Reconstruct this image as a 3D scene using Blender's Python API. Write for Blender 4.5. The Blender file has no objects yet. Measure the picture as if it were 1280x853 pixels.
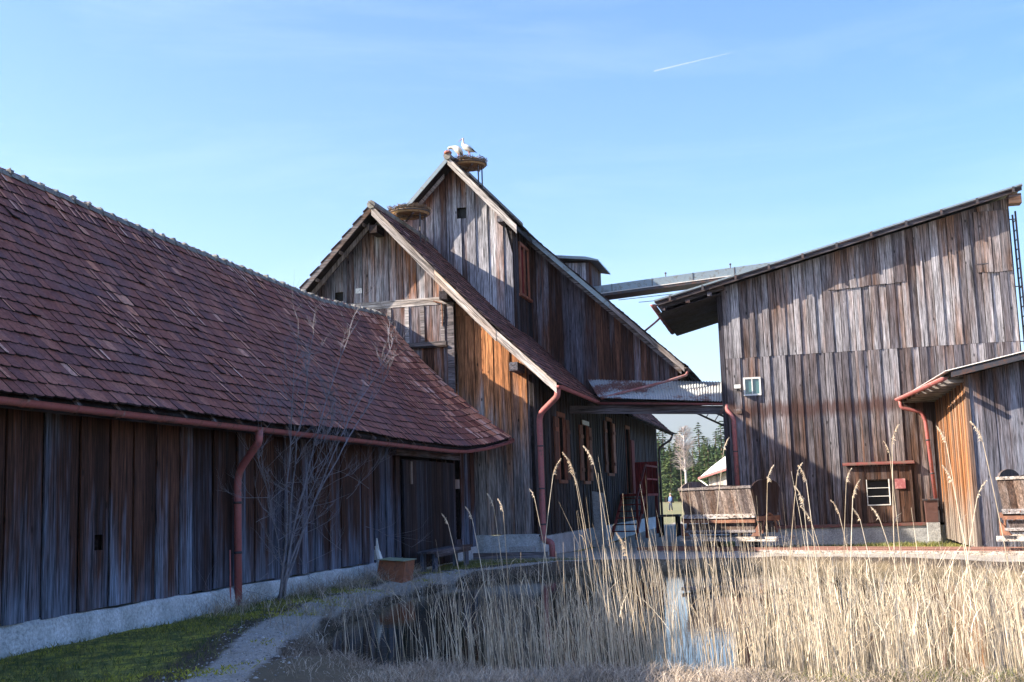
import bpy, math, random
import numpy as np
from mathutils import Vector, Matrix
R = math.radians
random.seed(7); rng = np.random.default_rng(7)
SC = bpy.context.scene; COL = SC.collection
# ---------------------------------------------------------------- camera
cam_d = bpy.data.cameras.new('camera'); cam = bpy.data.objects.new('camera', cam_d); COL.objects.link(cam)
cam_d.sensor_width = 36; cam_d.lens = 36*1472.8/1280; cam_d.clip_start = .1; cam_d.clip_end = 30000
_y, _p, _r = R(13.52), R(7.69), R(-1.817)
f = Vector((-math.sin(_y)*math.cos(_p), math.cos(_y)*math.cos(_p), math.sin(_p)))
r_ = Vector((math.cos(_y), math.sin(_y), 0)); u_ = r_.cross(f)
rr = r_*math.cos(_r)+u_*math.sin(_r); uu = u_*math.cos(_r)-r_*math.sin(_r)
CAMP = Vector((0, 0, 1.6))
cam.matrix_world = Matrix.Translation(CAMP) @ Matrix((rr, uu, -f)).transposed().to_4x4()
SC.camera = cam
def proj(p):
    d = Vector(p)-CAMP; z = d.dot(f)
    if z < .5: return None
    return 640+1472.8*d.dot(rr)/z, 426.5-1472.8*d.dot(uu)/z
# ---------------------------------------------------------------- light
SUN = Vector((-1, -.408, .66)).normalized()
elev = math.asin(SUN.z)
w = bpy.data.worlds.new('World'); SC.world = w; w.use_nodes = True
wn = w.node_tree; wn.nodes.clear()
sky = wn.nodes.new('ShaderNodeTexSky'); sky.sky_type = 'NISHITA'; sky.sun_disc = False
sky.sun_elevation = elev; sky.sun_rotation = math.atan2(SUN.x, SUN.y)
sky.altitude = 300; sky.air_density = 1.0; sky.dust_density = 1.9; sky.ozone_density = 3.0
hs = wn.nodes.new('ShaderNodeHueSaturation'); hs.inputs['Saturation'].default_value = 1.30; hs.inputs['Hue'].default_value = .508
bg = wn.nodes.new('ShaderNodeBackground'); bg.inputs[1].default_value = .10
wo = wn.nodes.new('ShaderNodeOutputWorld')
wn.links.new(sky.outputs[0], hs.inputs['Color']); # faint wispy cirrus
tc = wn.nodes.new('ShaderNodeTexCoord'); mp = wn.nodes.new('ShaderNodeMapping'); mp.inputs['Scale'].default_value = (1.2, 2.0, 7.0); mp.inputs['Rotation'].default_value = (0, R(14), R(20))
nz = wn.nodes.new('ShaderNodeTexNoise'); nz.inputs['Scale'].default_value = 1.9; nz.inputs['Detail'].default_value = 9; nz.inputs['Roughness'].default_value = .62; nz.inputs['Distortion'].default_value = .6
cr = wn.nodes.new('ShaderNodeValToRGB'); cr.color_ramp.elements[0].position = .46; cr.color_ramp.elements[1].position = .80; cr.color_ramp.elements[1].color = (.13, .13, .13, 1)
mc = wn.nodes.new('ShaderNodeMixRGB'); mc.inputs[2].default_value = (4.6, 5.0, 5.4, 1)
wn.links.new(tc.outputs['Generated'], mp.inputs[0]); wn.links.new(mp.outputs[0], nz.inputs['Vector']); wn.links.new(nz.outputs[0], cr.inputs[0]); wn.links.new(cr.outputs[0], mc.inputs[0])
wn.links.new(hs.outputs[0], mc.inputs[1]); wn.links.new(mc.outputs[0], bg.inputs[0]); wn.links.new(bg.outputs[0], wo.inputs[0])
sd = bpy.data.lights.new('sun', 'SUN'); sd.energy = 5.0; sd.angle = R(.5); sd.color = (1, .86, .68)
so = bpy.data.objects.new('sun', sd); COL.objects.link(so); so.rotation_euler = SUN.to_track_quat('Z', 'Y').to_euler()
vs = SC.view_settings; vs.view_transform = 'Standard'; vs.look = 'None'; vs.exposure = 1.78; vs.gamma = 1
SC.cycles.use_denoising = True
# ---------------------------------------------------------------- materials
class NT:
    def __init__(s, name):
        s.m = bpy.data.materials.new(name); s.m.use_nodes = True; s.t = s.m.node_tree; s.t.nodes.clear()
        s.out = s.n('OutputMaterial'); s.b = s.n('BsdfPrincipled'); s.l(s.b.outputs[0], s.out.inputs[0])
    def n(s, k, **kw):
        o = s.t.nodes.new('ShaderNode'+k)
        for a, v in kw.items(): setattr(o, a, v)
        return o
    def l(s, a, b): s.t.links.new(a, b)
    def setin(s, inp, v):
        if isinstance(v, bpy.types.NodeSocket): s.l(v, inp)
        elif isinstance(v, tuple) and len(v) == 3 and inp.type == 'RGBA': inp.default_value = (*v, 1)
        else: inp.default_value = v
    def math(s, op, a, b=0., c=None, clamp=False):
        o = s.n('Math', operation=op, use_clamp=clamp); s.setin(o.inputs[0], a); s.setin(o.inputs[1], b)
        if c is not None: s.setin(o.inputs[2], c)
        return o.outputs[0]
    def mix(s, fac, a, b, mode='MIX'):
        o = s.n('MixRGB', blend_type=mode); s.setin(o.inputs[0], fac); s.setin(o.inputs[1], a); s.setin(o.inputs[2], b); return o.outputs[0]
    def ramp(s, v, pts):
        o = s.n('ValToRGB'); s.l(v, o.inputs[0]); e = o.color_ramp.elements
        e[0].position = pts[0][0]; e[0].color = tuple([pts[0][1]]*3+[1]) if not isinstance(pts[0][1], tuple) else (*pts[0][1], 1)
        e[1].position = pts[-1][0]; e[1].color = tuple([pts[-1][1]]*3+[1]) if not isinstance(pts[-1][1], tuple) else (*pts[-1][1], 1)
        for p, c in pts[1:-1]:
            q = e.new(p); q.color = (c, c, c, 1) if not isinstance(c, tuple) else (*c, 1)
        return o.outputs[0]
    def noise(s, vec, scale, detail=4, rough=.6, out=0):
        o = s.n('TexNoise'); s.l(vec, o.inputs['Vector']); o.inputs['Scale'].default_value = scale
        o.inputs['Detail'].default_value = detail; o.inputs['Roughness'].default_value = rough; return o.outputs[out]
    def mapv(s, vec, scale=(1, 1, 1), rot=(0, 0, 0)):
        if any(rot):   # turn first, then stretch
            o = s.n('Mapping'); s.l(vec, o.inputs[0]); o.inputs['Rotation'].default_value = rot; vec = o.outputs[0]
        o = s.n('Mapping'); s.l(vec, o.inputs[0]); o.inputs['Scale'].default_value = scale; return o.outputs[0]
    def bump(s, h, st, dist=.01):
        o = s.n('Bump'); s.l(h, o.inputs['Height']); o.inputs['Strength'].default_value = st; o.inputs['Distance'].default_value = dist
        s.l(o.outputs[0], s.b.inputs['Normal'])
    def col(s, c, rough=.8, spec=.3, metal=0.):
        s.setin(s.b.inputs['Base Color'], c); s.setin(s.b.inputs['Roughness'], rough); s.b.inputs['Specular IOR Level'].default_value = spec
        s.b.inputs['Metallic'].default_value = metal
    def randvec(s, k=37.):
        pos = s.n('NewGeometry').outputs['Position']; rnd = s.n('ObjectInfo').outputs['Random']
        c = s.n('CombineXYZ'); s.l(s.math('MULTIPLY', rnd, k), c.inputs[0]); s.l(s.math('MULTIPLY', rnd, k*1.7), c.inputs[1]); s.l(s.math('MULTIPLY', rnd, k*.6), c.inputs[2])
        v = s.n('VectorMath', operation='ADD'); s.l(pos, v.inputs[0]); s.l(c.outputs[0], v.inputs[1])
        return pos, rnd, v.outputs[0]

def wood(name, brown, grey, bias=0., zr=None, grain=(26, 26, .9), rot=(0, 0, 0), dark=.35, var=.55, patch=.55, stain=None, specks=True):
    """weathered softwood: brown heartwood, silvery weathered streaks, knots, checks; zr = (z0, bias at z0, z1, bias at z1)"""
    t = NT(name); pos, rnd, v = t.randvec()
    g1 = t.noise(t.mapv(v, grain, rot), 1.0, 7, .68)
    g2 = t.noise(t.mapv(v, (grain[0]*.28, grain[1]*.28, grain[2]*.5), rot), 1.0, 4, .6)
    big = t.noise(t.mapv(pos, (1.3, 1.3, .38) if grain[2] < 5 else (.4, 1, 1), rot), 1.0, 3, .55)
    rn2 = t.n('TexWhiteNoise', noise_dimensions='1D'); t.l(rnd, rn2.inputs['W']); r2 = rn2.outputs['Value']
    k = t.math('ADD', t.math('MULTIPLY', t.math('SUBTRACT', g2, .5), 1.7), t.math('MULTIPLY', t.math('SUBTRACT', big, .5), patch*3.2))
    k = t.math('ADD', k, t.math('MULTIPLY', t.math('SUBTRACT', rnd, .5), var))
    k = t.math('ADD', k, .5+bias)
    if zr:
        mr = t.n('MapRange'); sp = t.n('SeparateXYZ'); t.l(pos, sp.inputs[0]); t.l(sp.outputs['Z'], mr.inputs[0])
        for i, q in zip((1, 2, 3, 4), (zr[0], zr[2], zr[1], zr[3])): mr.inputs[i].default_value = q
        k = t.math('ADD', k, mr.outputs[0])
    kk = t.ramp(k, [(.12, 0.), (.88, 1.)])
    c = t.mix(kk, t.mix(r2, brown, tuple(x*.62 for x in brown)), t.mix(r2, grey, tuple(x*.72 for x in grey)))
    gr = t.ramp(g1, [(.36, dark*.45), (.46, .75), (.54, 1.0), (.66, 1.45)])
    g3 = t.noise(t.mapv(v, (grain[0]*3.2, grain[1]*3.2, grain[2]*3.5), rot), 1.0, 3, .6)
    gr = t.mix(1., gr, t.ramp(g3, [(.35, .45), (.65, 1.45)]), 'MULTIPLY')
    c = t.mix(1., c, gr, 'MULTIPLY')
    if specks:
        vo = t.n('TexVoronoi', feature='F1'); t.l(t.mapv(v, (3.2, 3.2, 1.5) if grain[2] < 5 else (1.5, 3.2, 3.2), rot), vo.inputs['Vector']); vo.inputs['Scale'].default_value = 1.
        kn = t.ramp(vo.outputs['Distance'], [(.05, .12), (.10, 1.)])
        c = t.mix(.85, c, kn, 'MULTIPLY')
    if stain:
        sz, sw, sc_ = stain
        sp2 = t.n('SeparateXYZ'); t.l(pos, sp2.inputs[0])
        d = t.math('ABSOLUTE', t.math('SUBTRACT', t.math('ADD', sp2.outputs['Z'], t.math('MULTIPLY', t.math('SUBTRACT', g2, .5), .7)), sz))
        m = t.math('MULTIPLY', t.ramp(t.math('DIVIDE', d, sw), [(.3, 1.), (1., 0.)]), .75)
        c = t.mix(m, c, sc_)
    c = t.mix(t.math('MULTIPLY', t.ramp(r2, [(.2, 0.), (1., 1.)]), 1.), c, t.mix(1., c, (.48, .46, .50), 'MULTIPLY'))
    t.col(c, .82, .22)
    t.bump(t.math('ADD', g1, t.math('MULTIPLY', g2, .6)), .55, .012)
    return t.m
BR = (.105, .052, .034); GY = (.27, .29, .34)
M = {}
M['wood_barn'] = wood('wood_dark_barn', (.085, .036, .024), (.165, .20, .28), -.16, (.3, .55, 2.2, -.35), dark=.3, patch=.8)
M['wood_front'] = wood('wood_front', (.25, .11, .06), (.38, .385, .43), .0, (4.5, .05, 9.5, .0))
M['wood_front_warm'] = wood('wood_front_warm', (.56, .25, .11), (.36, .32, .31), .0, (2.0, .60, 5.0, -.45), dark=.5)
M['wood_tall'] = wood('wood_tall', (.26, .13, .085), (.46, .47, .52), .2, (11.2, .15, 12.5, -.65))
M['wood_side'] = wood('wood_side', (.048, .026, .022), (.075, .08, .105), -.15)  # side wall timber darkened, its shade put into the colour
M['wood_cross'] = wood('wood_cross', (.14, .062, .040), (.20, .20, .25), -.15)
M['wood_plank'] = wood('wood_plank', (.20, .12, .088), (.33, .325, .355), .06, (6.6, .10, 9.8, -.14), stain=(4.15, .32, (.10, .045, .035)), patch=.6, var=.38)
M['wood_plank_low'] = wood('wood_plank_low', (.165, .095, .068), (.27, .26, .285), .0, (.5, -.25, 4.5, .2), stain=(4.15, .32, (.085, .04, .032)), patch=.55, var=.4)
M['wood_bay'] = wood('wood_bay', (.13, .065, .042), (.18, .15, .15), -.15)
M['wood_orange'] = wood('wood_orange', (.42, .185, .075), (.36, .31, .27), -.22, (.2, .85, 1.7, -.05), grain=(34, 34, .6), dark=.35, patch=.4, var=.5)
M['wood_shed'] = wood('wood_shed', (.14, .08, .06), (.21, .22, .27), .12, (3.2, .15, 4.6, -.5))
M['wood_rake'] = wood('wood_rake', (.46, .34, .26), (.60, .56, .53), .2, grain=(.9, 26, 26), rot=(0, R(-46), 0), dark=.5, specks=False)
M['wood_beam_x'] = wood('wood_beam_x', (.12, .07, .05), (.20, .19, .21), .0, grain=(.8, 24, 24), specks=False)
M['wood_beam_y'] = wood('wood_beam_y', (.08, .045, .038), (.15, .15, .18), -.05, grain=(24, .8, 24), specks=False)
M['wood_dark'] = wood('wood_dark', (.03, .018, .015), (.045, .045, .055), -.2, grain=(8, 8, 3))
M['wood_wagon'] = wood('wood_wagon', (.20, .125, .09), (.33, .28, .26), .05, dark=.9, patch=.3, specks=False)
M['wood_pale'] = wood('wood_pale', (.40, .33, .28), (.46, .44, .44), .2, grain=(1.2, 24, 24), dark=.5, specks=False)
M['wood_shutter'] = wood('wood_shutter', (.46, .18, .11), (.46, .22, .15), -.1, dark=.6, specks=False)
M['wood_red'] = wood('wood_red', (.30, .03, .028), (.36, .05, .045), 0, dark=.6, specks=False)

def painted(name, c, rough=.45, rust=None, ramt=.5, metal=0., scale=6.):
    t = NT(name); pos, rnd, v = t.randvec(11)
    n1 = t.noise(v, scale, 6, .7); n2 = t.noise(v, scale*6, 4, .6)
    cc = t.mix(1., c, t.ramp(n1, [(.3, .72), (.7, 1.2)]), 'MULTIPLY')
    if rust: cc = t.mix(t.ramp(t.math('ADD', n1, t.math('MULTIPLY', n2, .25)), [(ramt, 0.), (ramt+.14, 1.)]), cc, rust)
    t.col(cc, t.math('ADD', rough-.15, t.math('MULTIPLY', n1, .3)), .4, metal); t.bump(n2, .15, .004)
    return t.m
M['gutter'] = painted('red_gutter_paint', (.38, .12, .12), .55, (.20, .09, .08), .62, scale=5)
M['gutter_b'] = painted('weathered_gutter', (.34, .13, .12), .45, (.30, .26, .26), .62)
M['iron_orange'] = painted('rusty_iron', (.28, .13, .075), .8, (.14, .065, .045), .5)
M['rail_iron'] = painted('rail_iron', (.24, .12, .10), .6, (.16, .08, .06), .6)
M['iron_dark'] = painted('dark_iron', (.05, .05, .06), .5, (.10, .05, .035), .62)
M['zinc'] = painted('zinc_sheet', (.24, .30, .34), .4, (.16, .17, .17), .62, .3)
M['flash_red'] = painted('red_ledge', (.20, .055, .05), .7, (.12, .07, .06), .55)
M['sheet_white'] = painted('pale_sheet', (.62, .60, .58), .5, (.42, .2, .14), .72)
M['opening_black'] = painted('dark_opening', (.004, .004, .005), .6)  # near black, painted shade for the unlit inside of openings
M['white'] = painted('white_paint', (.75, .75, .73), .5, (.5, .48, .45), .68)
M['bark_pale'] = painted('pale_birch_wood', (.70, .71, .70), .8, (.35, .36, .36), .66, scale=9)
M['sign_red'] = painted('red_sign', (.36, .12, .13), .6, (.5, .3, .28), .62)
M['box_brown'] = painted('rust_brown_board', (.30, .11, .055), .75, (.16, .07, .045), .6)
M['mossy_lid'] = painted('mossy_lid', (.34, .36, .28), .8, (.22, .27, .14), .55)
M['bin'] = painted('brown_bin', (.10, .05, .045), .6)
M['feather_white'] = painted('white_feather', (.50, .48, .45), .8)
M['feather_black'] = painted('black_feather', (.03, .03, .035), .6)
M['bill_red'] = painted('red_bill', (.30, .12, .08), .6)
M['twig'] = painted('nest_twig', (.20, .15, .11), .9, (.1, .07, .05), .55)
M['nest_board'] = painted('nest_platform_board', (.38, .24, .12), .8, (.2, .12, .07), .6)
M['skin'] = painted('skin', (.55, .33, .24), .6)
M['denim'] = painted('blue_cloth', (.10, .17, .36), .85)
M['cloth_pale'] = painted('pale_cloth', (.42, .48, .58), .85)
M['cloth_dark'] = painted('dark_cloth', (.05, .06, .09), .85)
M['hair'] = painted('grey_hair', (.35, .3, .27), .8)
M['birch'] = painted('birch_bark', (.62, .56, .54), .8, (.2, .17, .16), .66)
M['trunk'] = painted('spruce_bark', (.11, .075, .055), .9)
M['branch'] = painted('grey_twig_bark', (.22, .21, .24), .85, (.12, .11, .12), .6, scale=9)
M['twig_birch'] = painted('birch_twigs', (.36, .31, .30), .9)
def glassy(name, c):
    t = NT(name); t.col(c, .06, .9); return t.m
M['pane'] = glassy('window_pane', (.05, .12, .13))
def concrete(name, c, d):
    t = NT(name); pos, rnd, v = t.randvec(5)
    n1 = t.noise(v, 2.2, 8, .7); n2 = t.noise(v, 26, 5, .75)
    cc = t.mix(t.ramp(n1, [(.34, 0.), (.66, 1.)]), d, c); cc = t.mix(1., cc, t.ramp(n2, [(.3, .55), (.6, 1.25)]), 'MULTIPLY')
    t.col(cc, .95, .15); t.bump(t.math('ADD', n2, n1), .8, .02); return t.m
M['concrete'] = concrete('rough_concrete', (.58, .60, .63), (.32, .34, .35))
M['concrete2'] = concrete('smooth_concrete', (.40, .41, .42), (.28, .28, .29))

def tile_mat(name, cols, moss=.5):
    t = NT(name); pos, rnd, v = t.randvec(3)
    at = t.n('Attribute', attribute_name='tint').outputs['Fac']
    q = t.math('FRACT', t.math('ADD', at, rnd))
    c = t.ramp(q, [(0, cols[0]), (.35, cols[1]), (.7, cols[2]), (1, cols[3])])
    n1 = t.noise(pos, 1.1, 5, .6); n2 = t.noise(pos, 18, 6, .75)
    c = t.mix(t.math('MULTIPLY', t.ramp(n1, [(.45, 0.), (.7, 1.)]), moss*.5), c, (.12, .11, .14))
    c = t.mix(1., c, t.ramp(n2, [(.3, .5), (.62, 1.3)]), 'MULTIPLY')
    lich = t.ramp(t.noise(pos, 9, 3, .8), [(.68, 0.), (.74, .6)])
    c = t.mix(lich, c, (.36, .34, .30))
    t.col(c, .85, .25); t.bump(n2, .6, .008); return t.m
M['tile'] = tile_mat('old_clay_tile', [(.20, .066, .050), (.27, .090, .062), (.15, .058, .054), (.36, .135, .09)])
M['tile_fresh_sunlit'] = tile_mat('newer_and_sunlit_tile', [(.52, .20, .12), (.62, .30, .21), (.42, .17, .11), (.68, .42, .34)], .1)  # newer tiles, and sunlight painted onto the left barn's roof end
M['tile_edge_shade'] = tile_mat('shaded_tile_edge', [(.018, .012, .013), (.024, .015, .013), (.015, .013, .013), (.028, .016, .014)], .6)  # edge faces painted near black as the shadow under each tile course
M['mortar'] = concrete('ridge_mortar', (.27, .27, .26), (.13, .12, .11))
def rust_sheet():
    t = NT('corrugated_sheet'); pos = t.n('NewGeometry').outputs['Position']
    n1 = t.noise(t.mapv(pos, (.55, .9, .9)), 1.0, 5, .65); n2 = t.noise(pos, 9, 5, .7)
    sp = t.n('SeparateXYZ'); t.l(pos, sp.inputs[0])
    k = t.math('ADD', t.math('ADD', n1, t.math('MULTIPLY', t.math('SUBTRACT', n2, .5), .45)), t.math('MULTIPLY', t.math('ADD', sp.outputs['X'], 4.3), -.045))
    c = t.mix(t.ramp(k, [(.54, 0.), (.61, 1.)]), (.42, .45, .47), (.18, .075, .06))
    c = t.mix(t.ramp(n2, [(.55, 0.), (.75, .5)]), c, (.55, .56, .56))
    t.col(c, .5, .4, .0); t.bump(n2, .2, .004); return t.m
M['corr'] = rust_sheet()

# ---------------------------------------------------------------- mesh builder
class MB:
    def __init__(s): s.v = []; s.f = []; s.mi = []
    def add(s, vs_, fs, mi=0):
        b = len(s.v); s.v += [tuple(x) for x in vs_]; s.f += [tuple(b+i for i in q) for q in fs]; s.mi += [mi]*len(fs); return s
    def box(s, a, b, mi=0):
        (x0, y0, z0), (x1, y1, z1) = a, b
        return s.add([(x0, y0, z0), (x1, y0, z0), (x1, y1, z0), (x0, y1, z0), (x0, y0, z1), (x1, y0, z1), (x1, y1, z1), (x0, y1, z1)],
                     [(0, 3, 2, 1), (4, 5, 6, 7), (0, 1, 5, 4), (1, 2, 6, 5), (2, 3, 7, 6), (3, 0, 4, 7)], mi)
    def beam(s, a, b, w_, h, up=(0, 0, 1), mi=0):
        a, b = Vector(a), Vector(b); d = (b-a).normalized(); x = d.cross(Vector(up)).normalized(); z = x.cross(d)
        vs_ = []
        for p in (a, b):
            for i, j in ((-1, -1), (1, -1), (1, 1), (-1, 1)): vs_.append(p+x*i*w_/2+z*j*h/2)
        return s.add(vs_, [(0, 1, 2, 3), (7, 6, 5, 4), (0, 4, 5, 1), (1, 5, 6, 2), (2, 6, 7, 3), (3, 7, 4, 0)], mi)
    def prism(s, pts, off, mi=0):
        n = len(pts); off = Vector(off); p = [Vector(q) for q in pts]
        return s.add(p+[q+off for q in p], [tuple(range(n)), tuple(range(2*n-1, n-1, -1))]+[(i, n+i, n+(i+1) % n, (i+1) % n) for i in range(n)], mi)
    def tube(s, pts, rad, k=8, mi=0, cap=True, flat=None):
        pts = [Vector(p) for p in pts]; n = len(pts); rad = rad if hasattr(rad, '__len__') else [rad]*n
        vs_ = []; ref = Vector((0.13, .21, 1)) if abs((pts[-1]-pts[0]).normalized().z) < .9 else Vector((1, .1, 0))
        for i, p in enumerate(pts):
            d = (pts[min(i+1, n-1)]-pts[max(i-1, 0)]).normalized(); x = d.cross(ref).normalized(); y = x.cross(d)
            for j in range(k):
                a = 2*math.pi*j/k; vs_.append(p+(x*math.cos(a)+y*math.sin(a)*(flat or 1))*rad[i])
        fs = [(i*k+j, i*k+(j+1) % k, (i+1)*k+(j+1) % k, (i+1)*k+j) for i in range(n-1) for j in range(k)]
        if cap: fs += [tuple(range(k-1, -1, -1)), tuple((n-1)*k+j for j in range(k))]
        return s.add(vs_, fs, mi)
    def trough(s, pts, rad, k=8, th=.006):
        """open half-round gutter running along pts"""
        pts = [Vector(p) for p in pts]; n = len(pts); vs_ = []
        for i, p in enumerate(pts):
            d = (pts[min(i+1, n-1)]-pts[max(i-1, 0)]).normalized(); x = d.cross(Vector((0, 0, 1))).normalized()
            for rd in (rad, rad-th):
                for j in range(k+1):
                    a = math.pi+math.pi*j/k; vs_.append(p+x*math.cos(a)*rd+Vector((0, 0, 1))*math.sin(a)*rd)
        m = 2*(k+1); fs = []
        for i in range(n-1):
            for j in range(k):
                fs.append((i*m+j, (i+1)*m+j, (i+1)*m+j+1, i*m+j+1)); q = k+1
                fs.append((i*m+q+j, i*m+q+j+1, (i+1)*m+q+j+1, (i+1)*m+q+j))
            for j in (0, k): fs.append((i*m+j, i*m+k+1+j, (i+1)*m+k+1+j, (i+1)*m+j))
        for i in (0, n-1):
            fs.append(tuple(i*m+j for j in range(k+1)))
        return s.add(vs_, fs)
    def blob(s, c, r, mi=0, seg=8, ring=5, jit=0.):
        c = Vector(c); r = r if hasattr(r, '__len__') else (r, r, r); vs_ = [c+Vector((0, 0, -r[2]))]
        for i in range(1, ring):
            t = -math.pi/2+math.pi*i/ring
            for j in range(seg):
                a = 2*math.pi*j/seg; k = 1+random.uniform(-jit, jit)
                vs_.append(c+Vector((r[0]*math.cos(t)*math.cos(a)*k, r[1]*math.cos(t)*math.sin(a)*k, r[2]*math.sin(t)*k)))
        vs_.append(c+Vector((0, 0, r[2]))); fs = [(0, 1+(j+1) % seg, 1+j) for j in range(seg)]
        for i in range(ring-2):
            for j in range(seg): fs.append((1+i*seg+j, 1+i*seg+(j+1) % seg, 1+(i+1)*seg+(j+1) % seg, 1+(i+1)*seg+j))
        L = len(vs_)-1; b = 1+(ring-2)*seg; fs += [(b+j, b+(j+1) % seg, L) for j in range(seg)]
        return s.add(vs_, fs, mi)
def wloc(o):
    v = Vector((0, 0, 0))
    while o: v += o.location; o = o.parent
    return v
def obj(name, mb, mat, parent=None, smooth=False, origin=None, local=False, kind=None, label=None):
    """world-space mesh (unless local) linked as one object under parent"""
    me = bpy.data.meshes.new(name); pw = wloc(parent) if parent else Vector((0, 0, 0))
    if local: o_w = Vector((0, 0, 0)); vv = mb.v
    else:
        if origin is None:
            a = np.array(mb.v); origin = ((a[:, 0].min()+a[:, 0].max())/2, (a[:, 1].min()+a[:, 1].max())/2, a[:, 2].min())
        o_w = Vector(origin); vv = [(x-o_w.x, y-o_w.y, z-o_w.z) for x, y, z in mb.v]
    me.from_pydata(vv, [], mb.f)
    mats = mat if isinstance(mat, (list, tuple)) else [mat]
    for m in mats: me.materials.append(m)
    if len(mats) > 1: me.polygons.foreach_set('material_index', mb.mi)
    if smooth: me.polygons.foreach_set('use_smooth', [True]*len(me.polygons))
    me.update()
    o = bpy.data.objects.new(name, me); COL.objects.link(o); o.parent = parent
    o.location = (0, 0, 0) if local else o_w-pw
    if kind: o['kind'] = kind
    if label: o['label'] = label
    return o
def tag(o, label, cat, group=None):
    o['label'] = label; o['category'] = cat
    if group: o['group'] = group
    return o
def thing(name, label, cat, loc, rz=0, group=None):
    o = bpy.data.objects.new(name, None); COL.objects.link(o); o.location = loc; o.rotation_euler.z = rz
    o.empty_display_size = .3; return tag(o, label, cat, group)
def copy_tree(o, parent=None):
    c = o.copy(); COL.objects.link(c); c.parent = parent
    for ch in list(o.children): copy_tree(ch, c)
    return c
def lerp(a, b, t): return a+(b-a)*t
def pw(pts):
    xs = [p[0] for p in pts]; zs = [p[1] for p in pts]
    return lambda x: float(np.interp(x, xs, zs))

def board_wall(root, name, axis, plane, outward, u0, u1, bot, top, wd, mat, rows=None, holes=(), proud=.022, step=None, th=.026, thick=.09, gap=.012, back=None, matf=None, breaks=()):
    """a wall in plane axis=plane; boards stand on a dark backing. bot/top functions of u; rows = heights of horizontal joints"""
    def P(u, d, z): return (u, plane+outward*d, z) if axis == 'Y' else (plane+outward*d, u, z)
    us = [u0+(u1-u0)*i/24 for i in range(25)]+[b for b in breaks if u0 < b < u1]; us.sort()
    mb = MB()
    # backing in vertical strips, with the openings left out
    cuts = sorted(set(us+[h[0] for h in holes]+[h[1] for h in holes])); cuts = [c for c in cuts if u0 <= c <= u1]
    for a, b in zip(cuts, cuts[1:]):
        if b-a < 1e-4: continue
        m = (a+b)/2; segs = [(bot(m), None)]; hs_ = sorted([h for h in holes if h[0] < m < h[1]], key=lambda h: h[2])
        zs = [('b', None)]; lo = (bot(a), bot(b)); 
        for h in hs_:
            mb.prism([P(a, -.004, lo[0]), P(b, -.004, lo[1]), P(b, -.004, h[2]), P(a, -.004, h[2])], Vector(P(0, -thick, 0))-Vector(P(0, 0, 0))); lo = (h[3], h[3])
        if min(top(a), top(b)) > max(lo)-.001 or top(a)+top(b) > sum(lo):
            mb.prism([P(a, -.004, lo[0]), P(b, -.004, lo[1]), P(b, -.004, max(top(b), lo[1]+.001)), P(a, -.004, max(top(a), lo[0]+.001))], Vector(P(0, -thick, 0))-Vector(P(0, 0, 0)))
    wall = obj(name, mb, back or M['wood_dark'], root)
    edges = [u0]
    while edges[-1] < u1-.02:
        e = edges[-1]+random.uniform(*wd); e = u1 if u1-e < wd[0]*.6 else e; edges.append(e)
    bands = [None]+list(rows or [])+[None]; cnt = 0
    for r in range(len(bands)-1):
        off = random.uniform(0, .1) if r else 0
        ed = edges if r == 0 else [edges[0]]+[e+off for e in edges[1:-1]]+[edges[-1]]
        for i, (a, b) in enumerate(zip(ed, ed[1:])):
            if b-a < .03: continue
            zb = (lambda u: bot(u)) if bands[r] is None else (lambda u, q=bands[r]: (q(u) if callable(q) else q)+.006)
            zt = (lambda u: top(u)) if bands[r+1] is None else (lambda u, q=bands[r+1]: min(top(u), (q(u) if callable(q) else q)))
            jit = random.uniform(-.02, .012); rects = [[a+gap/2, b-gap/2, -1e3, 1e3]]
            for h in holes:
                new = []
                for q in rects:
                    if h[0] >= q[1] or h[1] <= q[0] or h[2] >= q[3] or h[3] <= q[2]: new.append(q); continue
                    if h[0]-q[0] > .015: new.append([q[0], h[0], q[2], q[3]])
                    if q[1]-h[1] > .015: new.append([h[1], q[1], q[2], q[3]])
                    l, rr_ = max(q[0], h[0]), min(q[1], h[1])
                    new.append([l, rr_, q[2], h[2]]); new.append([l, rr_, h[3], q[3]])
                rects = new
            d = (proud if i % 2 else 0)+random.uniform(0, .014) if step is None else step(a)+random.uniform(0, .01)
            for q in rects:
                x0, x1 = q[0], q[1]
                zz = [max(zb(x)+jit*(bands[r] is None), q[2]) for x in (x0, x1)]+[min(zt(x), q[3]) for x in (x1, x0)]
                if zz[2]-zz[1] < .03 and zz[3]-zz[0] < .03: continue
                if max(zz[0], zz[1]) > top((x0+x1)/2)+.05: continue
                zz[2] = max(zz[2], zz[1]+.005); zz[3] = max(zz[3], zz[0]+.005)
                ln = random.uniform(-.004, .004)
                pts = [P(x0, d+th, zz[0]), P(x1, d+th, zz[1]), P(x1+ln, d+th, zz[2]), P(x0+ln, d+th, zz[3])]
                mid = [x for x in breaks if x0+.01 < x < x1-.01]
                if mid and bands[r+1] is None and zz[2] < 1e2: pts.insert(3, P(mid[0], d+th, min(zt(mid[0]), q[3])))
                bm = MB().prism(pts, Vector(P(0, -th-(d if d > 0 else 0)*.0, 0))-Vector(P(0, 0, 0)))
                m_ = matf((x0+x1)/2, (zz[0]+zz[3])/2) if matf else mat
                obj('board', bm, m_, wall); cnt += 1
    return wall

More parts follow.
